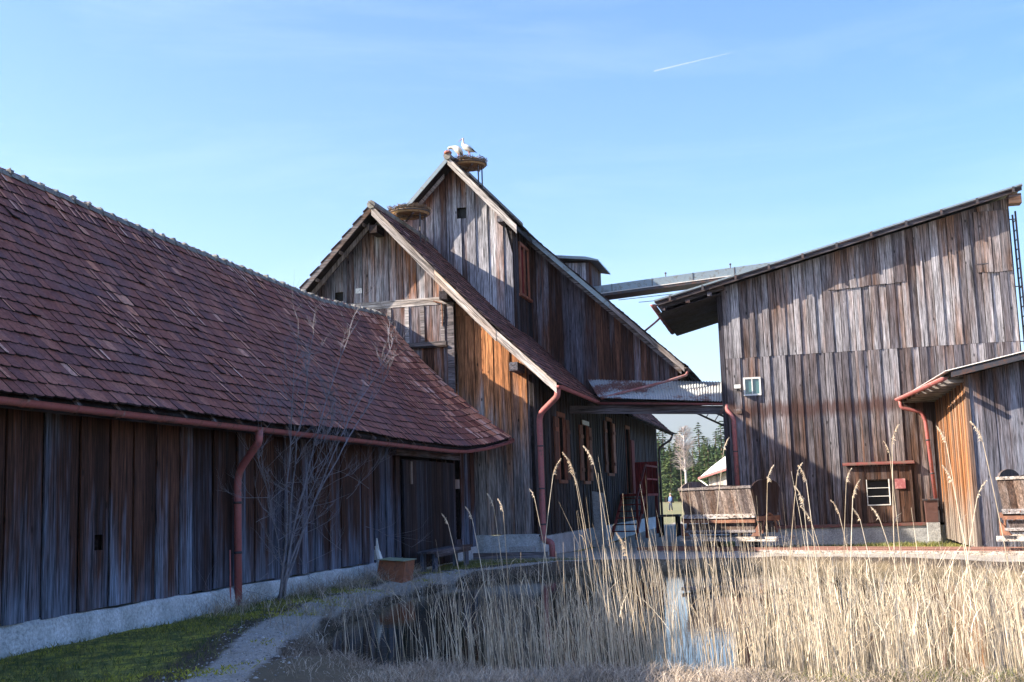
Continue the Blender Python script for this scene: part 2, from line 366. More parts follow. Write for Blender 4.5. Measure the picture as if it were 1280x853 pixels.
def tile_shape(wd=.188, ln=.40, th=.024):
    a = [(-wd/2, 0), (-wd/2, -ln+.026), (-wd*.33, -ln+.006), (0, -ln), (wd*.33, -ln+.006), (wd/2, -ln+.026), (wd/2, 0)]
    n = len(a); v = [(x, y, th) for x, y in a]+[(x, y, 0) for x, y in a]
    return v, [tuple(range(n))]+[(i, n+i, n+(i+1) % n, (i+1) % n) for i in range(1, n-1)]+[(0, n, n+1, 1)]
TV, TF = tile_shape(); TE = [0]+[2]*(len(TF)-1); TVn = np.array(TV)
def tiled_slope(root, surf, y0, y1, nrow, wd=.19, bright=lambda y, s: .02, single=0, keep=lambda y, s: True, name='tile', sliver=None):
    """plain clay tiles laid on surf(y, s), s=0 eave .. 1 ridge; the largest in view are parts of their own"""
    frames = []
    for r in range(nrow):
        s0 = (r+.0)/nrow
        ncol = int((y1-y0)/wd); off = (r % 2)*wd/2
        for c in range(ncol+1):
            y = y0+off+c*wd+random.uniform(-.006, .006)
            if y > y1 or not keep(y, s0): continue
            p = Vector(surf(y, s0)); q = Vector(surf(y, min(1, s0+1/nrow))); pa = Vector(surf(y+.1, s0)); pb = Vector(surf(y-.1, s0))
            up = (q-p).normalized(); ac = (pa-pb).normalized(); n = ac.cross(up); n = n if n.z > 0 else -n; n.normalize(); ac = up.cross(n)
            tilt = .088+random.uniform(-.025, .025)+(.06 if random.random() < .02 else 0)
            up2 = (up-n*tilt).normalized(); n2 = (n+up*tilt).normalized(); tw = random.uniform(-.02, .02); roll = random.uniform(-.03, .03)
            ac2 = (ac+up*tw+n2*roll).normalized(); n2 = ac2.cross(up2)*-1; n2 = n2 if n2.dot(n) > 0 else -n2
            o = p+up2*.385+n*(.012+tilt*.385+random.uniform(0, .006))
            frames.append((o, ac2, up2, n2, random.random() < bright(y, s0), random.random()))
            if sliver and sliver(y, s0):   # bright strip, sunlight on a tile edge put into the colour
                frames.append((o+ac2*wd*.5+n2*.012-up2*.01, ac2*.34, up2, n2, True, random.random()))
    idx = set()
    if single:
        sc = []
        for i, fr in enumerate(frames):
            if fr[1].length < .9: continue
            q = proj(fr[0]-fr[2]*.25)
            if q is None or not (-6 < q[0] < 1286 and -6 < q[1] < 860): continue
            a, b = proj(fr[0]-fr[2]*.3), proj(fr[0]-fr[2]*.3+fr[1]*.19); c = proj(fr[0]-fr[2]*.1)
            sc.append((-abs((b[0]-a[0])*(c[1]-a[1])-(b[1]-a[1])*(c[0]-a[0])), i))
        idx = set(i for _, i in sorted(sc)[:single])
        me = {}
        for k, mk in ((0, 'tile'), (1, 'tile_fresh_sunlit')):
            m = bpy.data.meshes.new('tile'); m.from_pydata(TV, [], TF); m.materials.append(M[mk]); m.materials.append(M['tile_edge_shade']); m.polygons.foreach_set('material_index', [1 if e else 0 for e in TE]); me[k] = m
        rw = wloc(root)
        for i in idx:
            o_, ax, up, n, fr, tn = frames[i]; o = bpy.data.objects.new(name, me[int(fr)]); COL.objects.link(o); o.parent = root
            o.matrix_local = Matrix.Translation(o_-rw) @ Matrix((ax, up, n)).transposed().to_4x4()
    rest = [fr for i, fr in enumerate(frames) if i not in idx]
    if not rest: return
    N = len(rest); F3 = np.array([[list(a), list(u), list(n)] for _, a, u, n, _, _ in rest]); O = np.array([list(q[0]) for q in rest])
    V = np.einsum('kj,njc->nkc', TVn, F3)+O[:, None, :]; nv = len(TV)
    faces = [tuple(i*nv+k for k in q) for i in range(N) for q in TF]
    rw = np.array(wloc(root)); m = bpy.data.meshes.new('tile_field'); m.from_pydata((V-rw).reshape(-1, 3).tolist(), [], faces)
    m.materials.append(M['tile']); m.materials.append(M['tile_fresh_sunlit']); m.materials.append(M['tile_edge_shade'])
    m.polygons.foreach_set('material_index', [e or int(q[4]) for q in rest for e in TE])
    at = m.attributes.new('tint', 'FLOAT', 'POINT'); at.data.foreach_set('value', np.repeat([q[5] for q in rest], nv).astype(np.float32)); m.update()
    o = bpy.data.objects.new('tile_field', m); COL.objects.link(o); o.parent = root; o['kind'] = 'stuff'

def downpipe(root, pts, rad, mat, bands=(), name='downpipe'):
    # smooth the bends a little
    P = [Vector(p) for p in pts]; out = [P[0]]
    for a, b, c in zip(P, P[1:], P[2:]):
        l = min((b-a).length, (c-b).length)*.35; l = min(l, .22)
        p, q = b+(a-b).normalized()*l, b+(c-b).normalized()*l
        for t in (0, .25, .5, .75, 1): out.append(p*(1-t)**2+b*2*t*(1-t)+q*t*t)
    out.append(P[-1]); o = obj(name, MB().tube(out, rad, 12), mat, root, True)
    for z in bands:
        q = P[-2] if len(P) > 1 else P[0]
        for a, b in zip(P, P[1:]):
            if min(a.z, b.z) <= z <= max(a.z, b.z): q = a.lerp(b, (z-a.z)/(b.z-a.z))
        obj('pipe_bracket', MB().tube([q+Vector((0, 0, -.02)), q+Vector((0, 0, .02))], rad+.012, 12), M['iron_dark'], o, True)
    return o
def gutter(root, pts, rad=.075, mat=None, brk=1.0):
    g = obj('gutter', MB().trough(pts, rad), mat or M['gutter'], root, True)
    P = [Vector(p) for p in pts]
    for a, b in zip(P, P[1:]):
        n = max(1, int((b-a).length/brk))
        for i in range(n):
            q = a.lerp(b, (i+.5)/n); d = (b-a).normalized(); obj('gutter_bracket', MB().trough([q-d*.018, q+d*.018], rad+.007, 8, .003), M['gutter_b'], g, True)
    return g

# ================================================================ GROUND, WATER, SKYLINE
def smooth(a, b, x):
    t = np.clip((x-a)/(b-a), 0, 1); return t*t*(3-2*t)
POND = np.array([(-5.2, 12.9), (-6.0, 14.4), (-6.9, 17), (-7.5, 21), (-7.5, 25), (-6.2, 27.6), (-3, 28.6), (0, 28.3), (2.6, 25), (4.7, 21), (6.6, 16), (6.2, 12.6), (3, 11.6), (0.4, 11.2), (-2.5, 11.4), (-4.1, 12.0)])
def pond_sd(X, Y):
    d = np.full(X.shape, 1e9); inside = np.zeros(X.shape, bool); n = len(POND)
    for i in range(n):
        a, b = POND[i], POND[(i+1) % n]; e = b-a; wx, wy = X-a[0], Y-a[1]
        t = np.clip((wx*e[0]+wy*e[1])/(e@e), 0, 1); d = np.minimum(d, np.hypot(wx-e[0]*t, wy-e[1]*t))
        c = ((a[1] <= Y) & (b[1] > Y)) | ((b[1] <= Y) & (a[1] > Y))
        xi = a[0]+(Y-a[1])/(e[1] if abs(e[1]) > 1e-9 else 1e-9)*e[0]; inside ^= c & (X < xi)
    return np.where(inside, -d, d)
def vnoise(X, Y, s, seed=0):
    q = np.random.default_rng(seed).random((64, 64)); x, y = X/s, Y/s; xi, yi = np.floor(x).astype(int), np.floor(y).astype(int)
    fx, fy = x-xi, y-yi; fx, fy = fx*fx*(3-2*fx), fy*fy*(3-2*fy); g = lambda i, j: q[i % 64, j % 64]
    return (g(xi, yi)*(1-fx)+g(xi+1, yi)*fx)*(1-fy)+(g(xi, yi+1)*(1-fx)+g(xi+1, yi+1)*fx)*fy
WATER = -.2
def height(X, Y):
    sd_ = pond_sd(X, Y)+(vnoise(X, Y, .7, 3)-.5)*.5
    z = (vnoise(X, Y, 2.3, 1)-.5)*.07+(vnoise(X, Y, .35, 2)-.5)*.035
    z = z*smooth(60, 40, np.hypot(X, Y)) - .10*smooth(34, 38, Y)*smooth(60, 45, Y)
    k = smooth(.9, -1.4, sd_); z = z*(1-k)-.85*k
    z = z+.03*smooth(1.6, .6, np.abs(sd_-.9))
    return z, sd_
def axis_pts(a, b, st, far):
    m = np.arange(a, b+1e-6, st); o = [0.]; s = st
    while o[-1] < far: s *= 1.22; o.append(o[-1]+s)
    o = np.array(o[1:]); return np.concatenate([a-o[::-1], m, b+o])
gx, gy = axis_pts(-10.5, 8.5, .11, 8300), axis_pts(8.5, 37, .13, 8300)
GX, GY = np.meshgrid(gx, gy); GZ, GS = height(GX, GY)
nx, ny = len(gx), len(gy)
me = bpy.data.meshes.new('ground'); me.vertices.add(nx*ny); me.vertices.foreach_set('co', np.stack([GX, GY, GZ], -1).astype(np.float32).ravel())
ii, jj = np.meshgrid(np.arange(nx-1), np.arange(ny-1)); a = (jj*nx+ii).ravel(); q = np.stack([a, a+1, a+nx+1, a+nx], -1)
me.loops.add(q.size); me.loops.foreach_set('vertex_index', q.ravel().astype(np.int32)); me.polygons.add(len(q)); me.polygons.foreach_set('loop_start', (np.arange(len(q))*4).astype(np.int32))
me.polygons.foreach_set('use_smooth', [True]*len(q)); me.update(calc_edges=True)
# masks: gravel path, moss / green, dry straw
def path_x(Y): return np.interp(Y, [7, 10.3, 11.7, 13, 14.6, 17, 21, 24, 27, 29, 31], [-4.6, -5.45, -5.85, -6.3, -6.85, -7.45, -7.95, -8.0, -7.7, -6.5, -4])
gravel = smooth(.52, .12, np.abs(GX-path_x(GY))-.0)*smooth(30.5, 28.5, GY)
sunpath = smooth(1.9, 1.0, np.abs((GY-30.3)+.56*(GX-1)))*smooth(-9.5, -8, GX)*smooth(12, 9, GX)
gravel = np.maximum(gravel, sunpath)
yard = smooth(29.3, 30.2, GY)*smooth(33.2, 32.3, GY)*smooth(-10.5, -9.5, GX)*smooth(2, 0, GX)
gravel = np.maximum(gravel, yard*.9)
gravel = np.maximum(gravel, smooth(32, 33, GY)*smooth(60, 50, GY)*smooth(-7.3, -7.0, GX)*smooth(-2.3, -3.0, GX)*.7)
gravel = np.maximum(gravel, smooth(46, 50, GY)*smooth(3.5, 2, np.abs(GX+5)+0*GX)*smooth(125, 100, GY)*.6)
green = smooth(-7.2, -8.0, GX-(path_x(GY)+6.9)*.9)*smooth(32, 28, GY)
green = np.maximum(green, smooth(33.2, 34.2, GY+.5*(GX-1))*smooth(46, 42, GY))
dry = smooth(13.6, 12.6, GY)*smooth(-6.2, -4.8, GX)
dry = np.maximum(dry, smooth(1.4, .2, GS)*.7*(GX > -5.5))
ca = me.color_attributes.new('mask', 'FLOAT_COLOR', 'POINT')
ca.data.foreach_set('color', np.stack([gravel, green, dry, smooth(.5, -.1, GS)], -1).astype(np.float32).ravel())
g = bpy.data.objects.new('ground', me); COL.objects.link(g); g['kind'] = 'structure'
t = NT('ground'); pos = t.n('NewGeometry').outputs['Position']; att = t.n('Attribute', attribute_name='mask'); sp = t.n('SeparateColor'); t.l(att.outputs['Color'], sp.inputs[0])
n1 = t.noise(pos, .9, 6, .65); n2 = t.noise(pos, 14, 8, .75); n3 = t.noise(pos, 55, 4, .7); n4 = t.noise(pos, 3.3, 5, .65)
def msk(s_, lo=.4, hi=.6, k=.9): return t.ramp(t.math('ADD', s_, t.math('MULTIPLY', t.math('SUBTRACT', n4, .5), k)), [(lo, 0.), (hi, 1.)])
soil = t.mix(t.ramp(n2, [(.35, 0.), (.65, 1.)]), (.055, .042, .032), (.12, .095, .07))
field = t.mix(n1, (.15, .16, .085), (.21, .20, .12))
spp = t.n('SeparateXYZ'); t.l(pos, spp.inputs[0]); far = t.ramp(t.math('DIVIDE', spp.outputs['Y'], 100.), [(.38, 0.), (.5, 1.)])
c = t.mix(far, soil, field)
gcol = t.mix(t.ramp(n4, [(.42, 0.), (.58, 1.)]), (.09, .115, .045), (.42, .38, .06)); gcol = t.mix(1., gcol, t.ramp(n2, [(.3, .45), (.65, 1.35)]), 'MULTIPLY')
c = t.mix(msk(sp.outputs[1]), c, gcol)
c = t.mix(msk(sp.outputs[2]), c, t.mix(n2, (.08, .065, .045), (.22, .18, .12)))
grav = t.mix(t.ramp(n3, [(.3, 0.), (.7, 1.)]), (.21, .19, .165), (.56, .52, .47)); grav = t.mix(t.ramp(n4, [(.5, 0.), (.75, .6)]), grav, (.16, .14, .09))
c = t.mix(msk(sp.outputs[0], .38, .66, 1.0), c, grav)
c = t.mix(t.math('MULTIPLY', att.outputs['Alpha'], .8), c, (.035, .03, .02))
t.col(c, .95, .15); t.bump(t.math('ADD', n2, n3), .7, .03); me.materials.append(t.m)
# water
mb = MB().add([(-9, 10.3, WATER), (8.5, 10.3, WATER), (8.5, 30, WATER), (-9, 30, WATER)], [(0, 1, 2, 3)])
t = NT('pond_water'); pos = t.n('NewGeometry').outputs['Position']
t.col(t.mix(t.noise(pos, .8, 3, .6), (.035, .03, .014), (.02, .022, .014)), .015, .5); t.b.inputs['IOR'].default_value = 1.36
t.bump(t.noise(t.mapv(pos, (1, 2.2, 1)), 5, 3, .55), .09, .01)
o = obj('pond_water', mb, t.m); o['kind'] = 'structure'
# mountain far behind
def hill(name, x0, x1, y, prof, depth, mat):
    xs = np.linspace(x0, x1, 60); mb = MB(); rows = 10
    for j in range(rows+1):
        tt = j/rows
        for i, x in enumerate(xs):
            h = prof(x)*math.sin(math.pi*min(1, tt*1.0)/2*1.0)
            h *= 1+.1*math.sin(x*.013+j*1.7)+.05*math.sin(x*.041+j*3.1) if 0 < j else 0
            mb.v.append((x, y+depth*tt, h-1))
    for j in range(rows):
        for i in range(59): a = j*60+i; mb.f.append((a, a+1, a+61, a+60)); mb.mi.append(0)
    o = obj(name, mb, mat, None, True); o['kind'] = 'structure'; return o
t = NT('far_forest'); pos = t.n('NewGeometry').outputs['Position']; t.col(t.mix(t.noise(pos, .02, 6, .7), (.05, .07, .06), (.10, .12, .09)), .95, .1); M['far_forest'] = t.m
hill('mountain', -7000, 6200, 6700, lambda x: 540+90*math.sin(x*.0008+2.4)+35*math.sin(x*.0027+.4), 1400, M['far_forest'])

# ================================================================ BARN ON THE LEFT (tiled)
XA = -9.1
A = thing('long_barn', 'long low timber barn with a brown tiled roof and red gutter along the path', 'barn', (XA-2.7, 20, 0))
YA0, YA1 = 3.0, 32.75
ridgeZ = pw([(5, 6.92), (15.5, 6.88), (20, 6.82), (28, 6.84), (30.5, 7.0), (33, 7.18)])
def eave(y):
    k = max(0, (y-28.6)/4.2)
    return -8.55+.52*k**1.5, 2.98+.03*math.sin(y*.35)+.42*k**1.8
def surfA(y, s):
    ex, ez = eave(y); rx, rz = -11.83, ridgeZ(y); k = 4*s*(1-s)
    return (ex+(rx-ex)*s-.07*k-.06*k*max(0, (y-29)/4), y, ez+(rz-ez)*s-.07*k-.12*k*max(0, (y-29)/4)+.022*math.sin(y*.9+1+s*2)*(1-s)+.018*math.sin(y*2.1+s*5)*k)
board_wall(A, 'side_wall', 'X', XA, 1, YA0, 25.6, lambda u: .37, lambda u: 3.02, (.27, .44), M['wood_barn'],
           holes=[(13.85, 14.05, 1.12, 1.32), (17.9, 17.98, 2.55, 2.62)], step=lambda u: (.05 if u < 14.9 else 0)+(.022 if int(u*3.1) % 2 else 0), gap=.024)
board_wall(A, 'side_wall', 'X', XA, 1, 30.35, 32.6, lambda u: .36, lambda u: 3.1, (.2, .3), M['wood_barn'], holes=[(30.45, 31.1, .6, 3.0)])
obj('doorway_depth', MB().box((XA-.9, 25.6, .1), (XA-.85, 31.2, 3.0)), M['opening_black'], A)
# sliding door hung in front of the wall
dr = obj('sliding_door', MB().box((XA+.10, 26.05, .06), (XA+.13, 30.2, 2.62)), M['wood_dark'], A)
y = 26.05
while y < 30.15:
    y2 = min(30.2, y+random.uniform(.16, .24)); obj('board', MB().box((XA+.13, y+.004, .05+random.uniform(0, .03)), (XA+.152+random.uniform(0, .006), y2-.004, 2.62)), M['wood_side'], dr); y = y2
obj('door_batten', MB().box((XA+.158, 26.5, 2.05), (XA+.19, 26.62, 2.58)), M['wood_wagon'], dr)
obj('door_post', MB().box((XA-.05, 25.62, .3), (XA+.12, 25.9, 2.95)), M['wood_barn'], A)
obj('door_post', MB().box((XA-.05, 30.22, .3), (XA+.12, 30.36, 2.95)), M['wood_barn'], A)
obj('lintel', MB().box((XA+.02, 25.3, 2.70), (XA+.26, 30.4, 2.92)), M['wood_beam_y'], A)
obj('latch_box', MB().box((XA+.0, 30.5, 1.95), (XA+.06, 31.0, 2.2)), M['wood_wagon'], A)
# foundation, uneven
mb = MB(); n = 90
for i in range(n+1):
    y = YA0+(25.9-YA0)*i/n; h = .35+.008*math.sin(y*2.1)+random.uniform(-.010, .010); ox = .10+random.uniform(-.015, .02)+.02*math.sin(y*3)
    mb.v += [(XA-.2, y, h), (XA+ox-.03, y, h), (XA+ox, y, h-.05), (XA+ox+.03, y, .1), (XA+ox+.05, y, -.15), (XA-.2, y, -.15)]
for i in range(n):
    for j in range(5): a = i*6+j; mb.f.append((a, a+1, a+7, a+6)); mb.mi.append(0)
obj('foundation', mb, M['concrete'], A)
obj('foundation', MB().box((XA-.25, 25.9, -.1), (XA+.09, 32.6, .34)), M['concrete'], A)
# roof slab under the tiles, tiles, ridge
mb = MB(); N = 40
for i in range(N+1):
    y = YA0+(YA1-YA0)*i/N
    for s in (0, .25, .5, .75, 1):
        p = surfA(y, s); mb.v.append((p[0]-.02, y, p[2]-.03)); mb.v.append((p[0]-.08, y, p[2]-.12))
for i in range(N):
    for j in range(4):
        a = i*10+j*2; mb.f += [(a, a+2, a+12, a+10), (a+1, a+11, a+13, a+3)]; mb.mi += [0, 0]
    a = i*10; mb.f += [(a, a+10, a+11, a+1)]; mb.mi.append(0)
mb.f += [tuple(N*10+j for j in (0, 2, 4, 6, 8, 9, 7, 5, 3, 1)), (1, 3, 5, 7, 9, 8, 6, 4, 2, 0)]; mb.mi += [0, 0]
mb.prism([(-11.83, YA0, 6.75), (-11.83, YA0, 6.65), (-15.1, YA0, 2.9), (-15.2, YA0, 3.0)], (0, YA1-YA0-.1, 0))
obj('roof_deck', mb, M['wood_dark'], A)
obj('gable_wall', MB().prism([(XA-.1, YA0+.1, .3), (-14.6, YA0+.1, .3), (-14.6, YA0+.1, 3.1), (-11.83, YA0+.1, 6.6), (XA-.1, YA0+.1, 3.1)], (0, .1, 0)), M['wood_barn'], A)
obj('back_wall', MB().box((-14.6, YA0+.2, 0), (-14.5, YA1-.1, 3.0)), M['wood_barn'], A)
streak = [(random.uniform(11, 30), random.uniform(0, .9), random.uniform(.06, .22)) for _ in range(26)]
def fresh_sunlitA(y, s):  # bright tiles towards the roof end carry sunlight in their colour
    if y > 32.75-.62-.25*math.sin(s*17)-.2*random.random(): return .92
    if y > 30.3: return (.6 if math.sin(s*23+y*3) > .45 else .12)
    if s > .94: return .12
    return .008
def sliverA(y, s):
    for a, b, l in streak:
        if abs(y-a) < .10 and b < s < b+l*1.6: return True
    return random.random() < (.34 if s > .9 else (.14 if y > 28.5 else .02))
tiled_slope(A, surfA, YA0, YA1, 22, .19, fresh_sunlitA, single=298, sliver=sliverA)
y = YA0
while y < YA1-.1:
    y2 = y+.42; z0, z1 = ridgeZ(y)+.03, ridgeZ(y2)+.03; pts = []
    mb = MB(); k = 7
    for (yy, zz, rd) in ((y, z0+.012, .125), (y2+.05, z1, .10)):
        for j in range(k+1): an = math.pi*j/k; mb.v.append((-11.83+math.cos(an)*rd, yy, zz-.06+math.sin(an)*rd))
    for j in range(k): mb.f.append((j, j+1, k+2+j, k+1+j)); mb.mi.append(0)
    mb.f.append(tuple(range(k+1))); mb.mi.append(0)
    obj('ridge_tile', mb, M['mortar'], A)
    if y < 32: obj('mortar_joint', MB().blob((-11.83+random.uniform(-.03, .06), y+random.uniform(-.02, .02), z0+.03), (.10, .05, .075), 0, 7, 5, .25), M['mortar'], A)
    y = y2
gp = [(-8.47, YA0, 2.9)]+[(eave(y)[0]+.09, y, eave(y)[1]-.09-.03*math.sin(y*.35)) for y in (12, 16, 20, 24, 28, 29.5, 31, 32, 32.7)]+[(-8.02, 32.9, 3.36)]
gutter(A, gp, .08, None, .9)
obj('fascia_board', MB().beam((-8.62, YA0, 2.86), (-8.62, 29, 2.86), .03, .12), M['wood_beam_y'], A)
mb = MB()
for i in range(28):
    y = YA0+.3+i*.86; ex, ez = eave(y); mb.beam((ex+.0, y, ez-.10), (ex-.75, y, ez-.10+.85), .08, .12)
obj('rafter_ends', mb, M['wood_beam_x'], A, kind='stuff')
downpipe(A, [(-8.42, 17.45, 2.84), (-8.42, 17.45, 2.66), (-8.95, 17.75, 2.18), (-8.95, 17.78, .05)], .062, M['gutter'], (1.7, .9))
obj('ground_rod', MB().tube([(-8.97, 17.55, 0), (-8.98, 17.55, .95)], .013, 6), M['gutter'], A)

# ================================================================ GABLED BARN IN THE MIDDLE
YB = 33.0
B = thing('gabled_barn', 'weathered timber barn with steep gable front, white verge boards and red downpipe', 'barn', (-11.9, 40, 0))
kB = 1.04
def topB(x): return 10.4-kB*abs(x+11.9)-.16
Lb = lambda u: .62
hB = [(-13.4, -13.12, 7.72, 8.0)]
board_wall(B, 'front_wall', 'Y', YB, -1, -16.6, -9.68, lambda u: 7.62, topB, (.19, .27), M['wood_front'], holes=hB, breaks=(-11.9,))
board_wall(B, 'front_wall', 'Y', YB, -1, -16.6, -9.68, Lb, lambda u: 7.40, (.24, .32), M['wood_front'], proud=.008)
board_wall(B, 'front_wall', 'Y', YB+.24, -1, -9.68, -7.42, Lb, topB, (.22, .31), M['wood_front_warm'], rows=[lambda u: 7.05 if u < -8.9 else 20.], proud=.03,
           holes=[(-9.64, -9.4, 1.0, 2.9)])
obj('gable_beam', MB().box((-14.6, YB-.09, 7.40), (-9.66, YB-.0, 7.62)), M['wood_pale'], B)
# framed hatch panel
hp = obj('hatch_panel', MB().box((-13.0, YB-.075, 6.2), (-9.9, YB-.035, 7.39)), M['wood_front'], B)
for x in (-13.0, -12.3, -11.65, -11.1, -10.62, -10.0): obj('stile', MB().box((x-.06, YB-.105, 6.3), (x+.06, YB-.076, 7.385)), M['wood_pale'], hp)
obj('rail', MB().box((-11.2, YB-.12, 6.18), (-9.9, YB-.078, 6.30)), M['wood_pale'], hp)
obj('hatch_sill', MB().box((-11.2, YB-.15, 6.12), (-9.85, YB-.076, 6.178)), M['wood_dark'], hp)
obj('corner_post', MB().box((-9.86, YB-.10, .6), (-9.66, YB-.03, 7.39)), M['wood_pale'], B)
mb = MB()
for z in np.arange(5.0, 7.3, .3): mb.box((-9.74, YB-.112, z), (-9.655, YB-.101, z+.03))
obj('rope_ties', mb, M['iron_dark'], B)
obj('iron_hook', MB().tube([(-10.25, YB-.13, 7.5), (-10.0, YB-.14, 7.42), (-9.98, YB-.14, 7.1), (-9.99, YB-.13, 6.75)], .022, 6), M['iron_orange'], B)
obj('vent_depth', MB().box((-13.5, YB+.12, 7.7), (-13.0, YB+.14, 8.05)), M['opening_black'], B)
obj('paper_notice', MB().box((-12.72, YB-.064, 7.92), (-12.52, YB-.056, 8.07)), M['white'], B)
obj('gap_depth', MB().box((-9.7, YB+.45, .9), (-9.3, YB+.47, 3.0)), M['opening_black'], B)
obj('latch_board', MB().box((-9.64, YB+.2, 1.95), (-9.41, YB+.24, 2.25)), M['wood_wagon'], B)
# long side wall with windows
WIN = [(36.0, 37.75, 2.2, 4.18), (40.3, 42.0, 2.2, 4.15), (45.6, 47.6, 2.55, 4.6), (50.8, 52.7, 1.75, 4.55)]
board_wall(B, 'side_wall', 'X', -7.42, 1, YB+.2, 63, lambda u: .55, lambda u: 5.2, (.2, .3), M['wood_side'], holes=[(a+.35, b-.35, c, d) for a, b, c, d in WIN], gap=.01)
for i, (a, b, c, d) in enumerate(WIN):
    wn_ = obj('window_frame' if i < 3 else 'door_frame', MB().box((-7.40, a+.28, c-.08), (-7.33, a+.36, d+.06)).box((-7.40, b-.36, c-.08), (-7.33, b-.28, d+.06)).box((-7.40, a+.28, d), (-7.325, b-.28, d+.14)).box((-7.40, a+.28, c-.12), (-7.30, b-.28, c-.02)), M['wood_shutter'], B)
    if i == 1: obj('lintel_board', MB().box((-7.323, a+.2, d+.0), (-7.30, b-.2, d+.15)), M['white'], B)
    obj('pane', MB().box((-7.53, a+.33, c-.02), (-7.515, b-.33, d+.02)), M['opening_black'] if i > 1 else M['wood_shutter'], wn_)
    if i < 3:
        for yy in (a-.35, b-.27):
            sh = obj('shutter', MB().box((-7.35, yy, c), (-7.30, yy+.55, d-.05)), M['wood_shutter'], B)
            for z in (c+.3, d-.5): obj('shutter_batten', MB().box((-7.298, yy+.02, z), (-7.27, yy+.53, z+.12)), M['wood_shutter'], sh)
    else: obj('door_leaf', MB().box((-7.34, b-.25, 1.7), (-7.29, b+.7, 4.1)), M['wood_red'], B)
obj('end_wall', MB().prism([(-16, 62.9, 0), (-7.45, 62.9, 0), (-7.45, 62.9, 5.2), (-9.2, 62.9, 7.3), (-14.6, 62.9, 7.3), (-16, 62.9, 5)], (0, .1, 0)), M['wood_side'], B)
# foundation
mb = MB(); xs = np.linspace(-12.5, -7.3, 30)
for x in xs:
    h = .62+random.uniform(-.02, .02); mb.v += [(x, YB+.3, h), (x, YB-.10+random.uniform(-.02, .02), h), (x, YB-.16+random.uniform(-.02, .02), -.2)]
for i in range(29):
    for j in range(2): q = i*3+j; mb.f.append((q, q+3, q+4, q+1)); mb.mi.append(0)
mb.box((-7.5, YB-.12, -.2), (-7.27, 63, .54))
obj('foundation', mb, M['concrete'], B)
obj('stone_step', MB().box((-8.05, YB-.7, -.1), (-7.4, YB-.2, .30)), M['concrete2'], B)
obj('kerb_plank', MB().box((-10.2, YB-.95, .0), (-6.9, YB-.85, .17)), M['wood_beam_x'], B)
# roof
def slab_roof(root, name, prof, y0, y1, th=.12, mat=None):
    mb = MB(); mb.prism([(x, y0, z) for x, z in prof]+[(x, y0, z-th*1.4) for x, z in reversed(prof)], (0, y1-y0, 0)); return obj(name, mb, mat or M['wood_dark'], root)
YR = 32.2
def surfB(y, s):
    x = lerp(-6.5, -11.86, s); k = 4*s*(1-s); return (x, y, 10.39-kB*(x+11.9)*1.0-.10*k)
slab_roof(B, 'roof_deck', [(-11.9, 10.34), (-10.5, 8.82), (-9.2, 7.45), (-7.8, 6.02), (-6.56, 4.80)], YR+.03, 39.98, .1)
slab_roof(B, 'roof_deck', [(-11.9, 10.34), (-17.6, 4.4)], YR+.03, 40, .1)
slab_roof(B, 'roof_deck', [(-9.2, 7.45), (-7.8, 6.02), (-6.6, 4.88)], 47.05, 62.9, .1)
tiled_slope(B, surfB, YR+.02, 39.9, 33, .19, lambda y, s: .03 if y > 32.5 else .3, keep=lambda y, s: not (y > 37.5 and lerp(-6.5, -11.86, s) < -9.0) and not (y < 37.4 and False))
tiled_slope(B, surfB, 47.2, 62.9, 33, .19, lambda y, s: .03, keep=lambda y, s: s < .5)
def surfBl(y, s):
    x = lerp(-17.6, -11.94, s); return (x, y, 10.39+kB*(x+11.9))
tiled_slope(B, surfBl, YR+.05, 37.3, 33, .19, lambda y, s: .03)
obj('ridge_cap', MB().tube([(-11.9, YR-.05, 10.42), (-11.9, 37.4, 10.42)], .13, 8), M['mortar'], B)
def verge(root, pts, y, mat, h=.24, nm='verge_board', th=.045):
    for a, b in zip(pts, pts[1:]):
        obj(nm, MB().prism([(a[0], y, a[1]), (b[0], y, b[1]), (b[0], y, b[1]-h*1.35), (a[0], y, a[1]-h*1.35)], (0, -th, 0)), mat, root)
verge(B, [(-11.9, 10.42), (-10.0, 8.32)], YR+.02, M['wood_rake'], .24); verge(B, [(-9.99, 8.31), (-8.2, 6.42)], YR+.012, M['wood_rake'], .245); verge(B, [(-8.19, 6.41), (-6.5, 4.82)], YR+.02, M['wood_rake'], .22)
verge(B, [(-11.91, 10.42), (-17.6, 4.45)], YR+.02, M['wood_beam_x'], .16)
verge(B, [(-12.1, 9.95), (-17.4, 4.4)], YR+.35, M['wood_wagon'], .14, 'inner_rafter')
for sx in (-1, 1):
    for k, (d0, y_) in enumerate(((.25, YR+.1),)):
        pass
mb = MB()
for i in range(7):
    x = -12.2-i*.75; mb.box((x-.02, YR+.05, topB(x)-.12), (x+.02, YB-.05, topB(x)+.02))
obj('soffit_battens', mb, M['wood_wagon'], B, kind='stuff')
for x, z in ((-9.78, 7.55), (-7.75, 5.35), (-14.0, 7.55), (-11.9, 9.7)):
    obj('purlin_end', MB().box((x-.12, YR+.1, z-.11), (x+.12, YB+.3, z+.13)), M['wood_beam_y'], B)
gutter(B, [(-6.42, YR-.03, 4.74), (-6.42, 38.5, 4.76)], .085, None, .8)
gutter(B, [(-6.46, 47, 4.80), (-6.46, 63, 4.86)], .07, M['iron_dark'], 2)
downpipe(B, [(-6.50, YR+.15, 4.70), (-6.52, YR+.15, 4.45), (-7.16, YR+.62, 4.0), (-7.16, YR+.62, .45), (-6.9, YR+.5, .40), (-6.88, YR+.45, -.02)], .085, M['gutter'], (3.1, 1.9, .9))
downpipe(B, [(-6.5, 62.6, 4.8), (-6.6, 62.6, 4.5), (-7.25, 62.6, 4.1), (-7.25, 62.6, .1)], .06, M['iron_dark'])

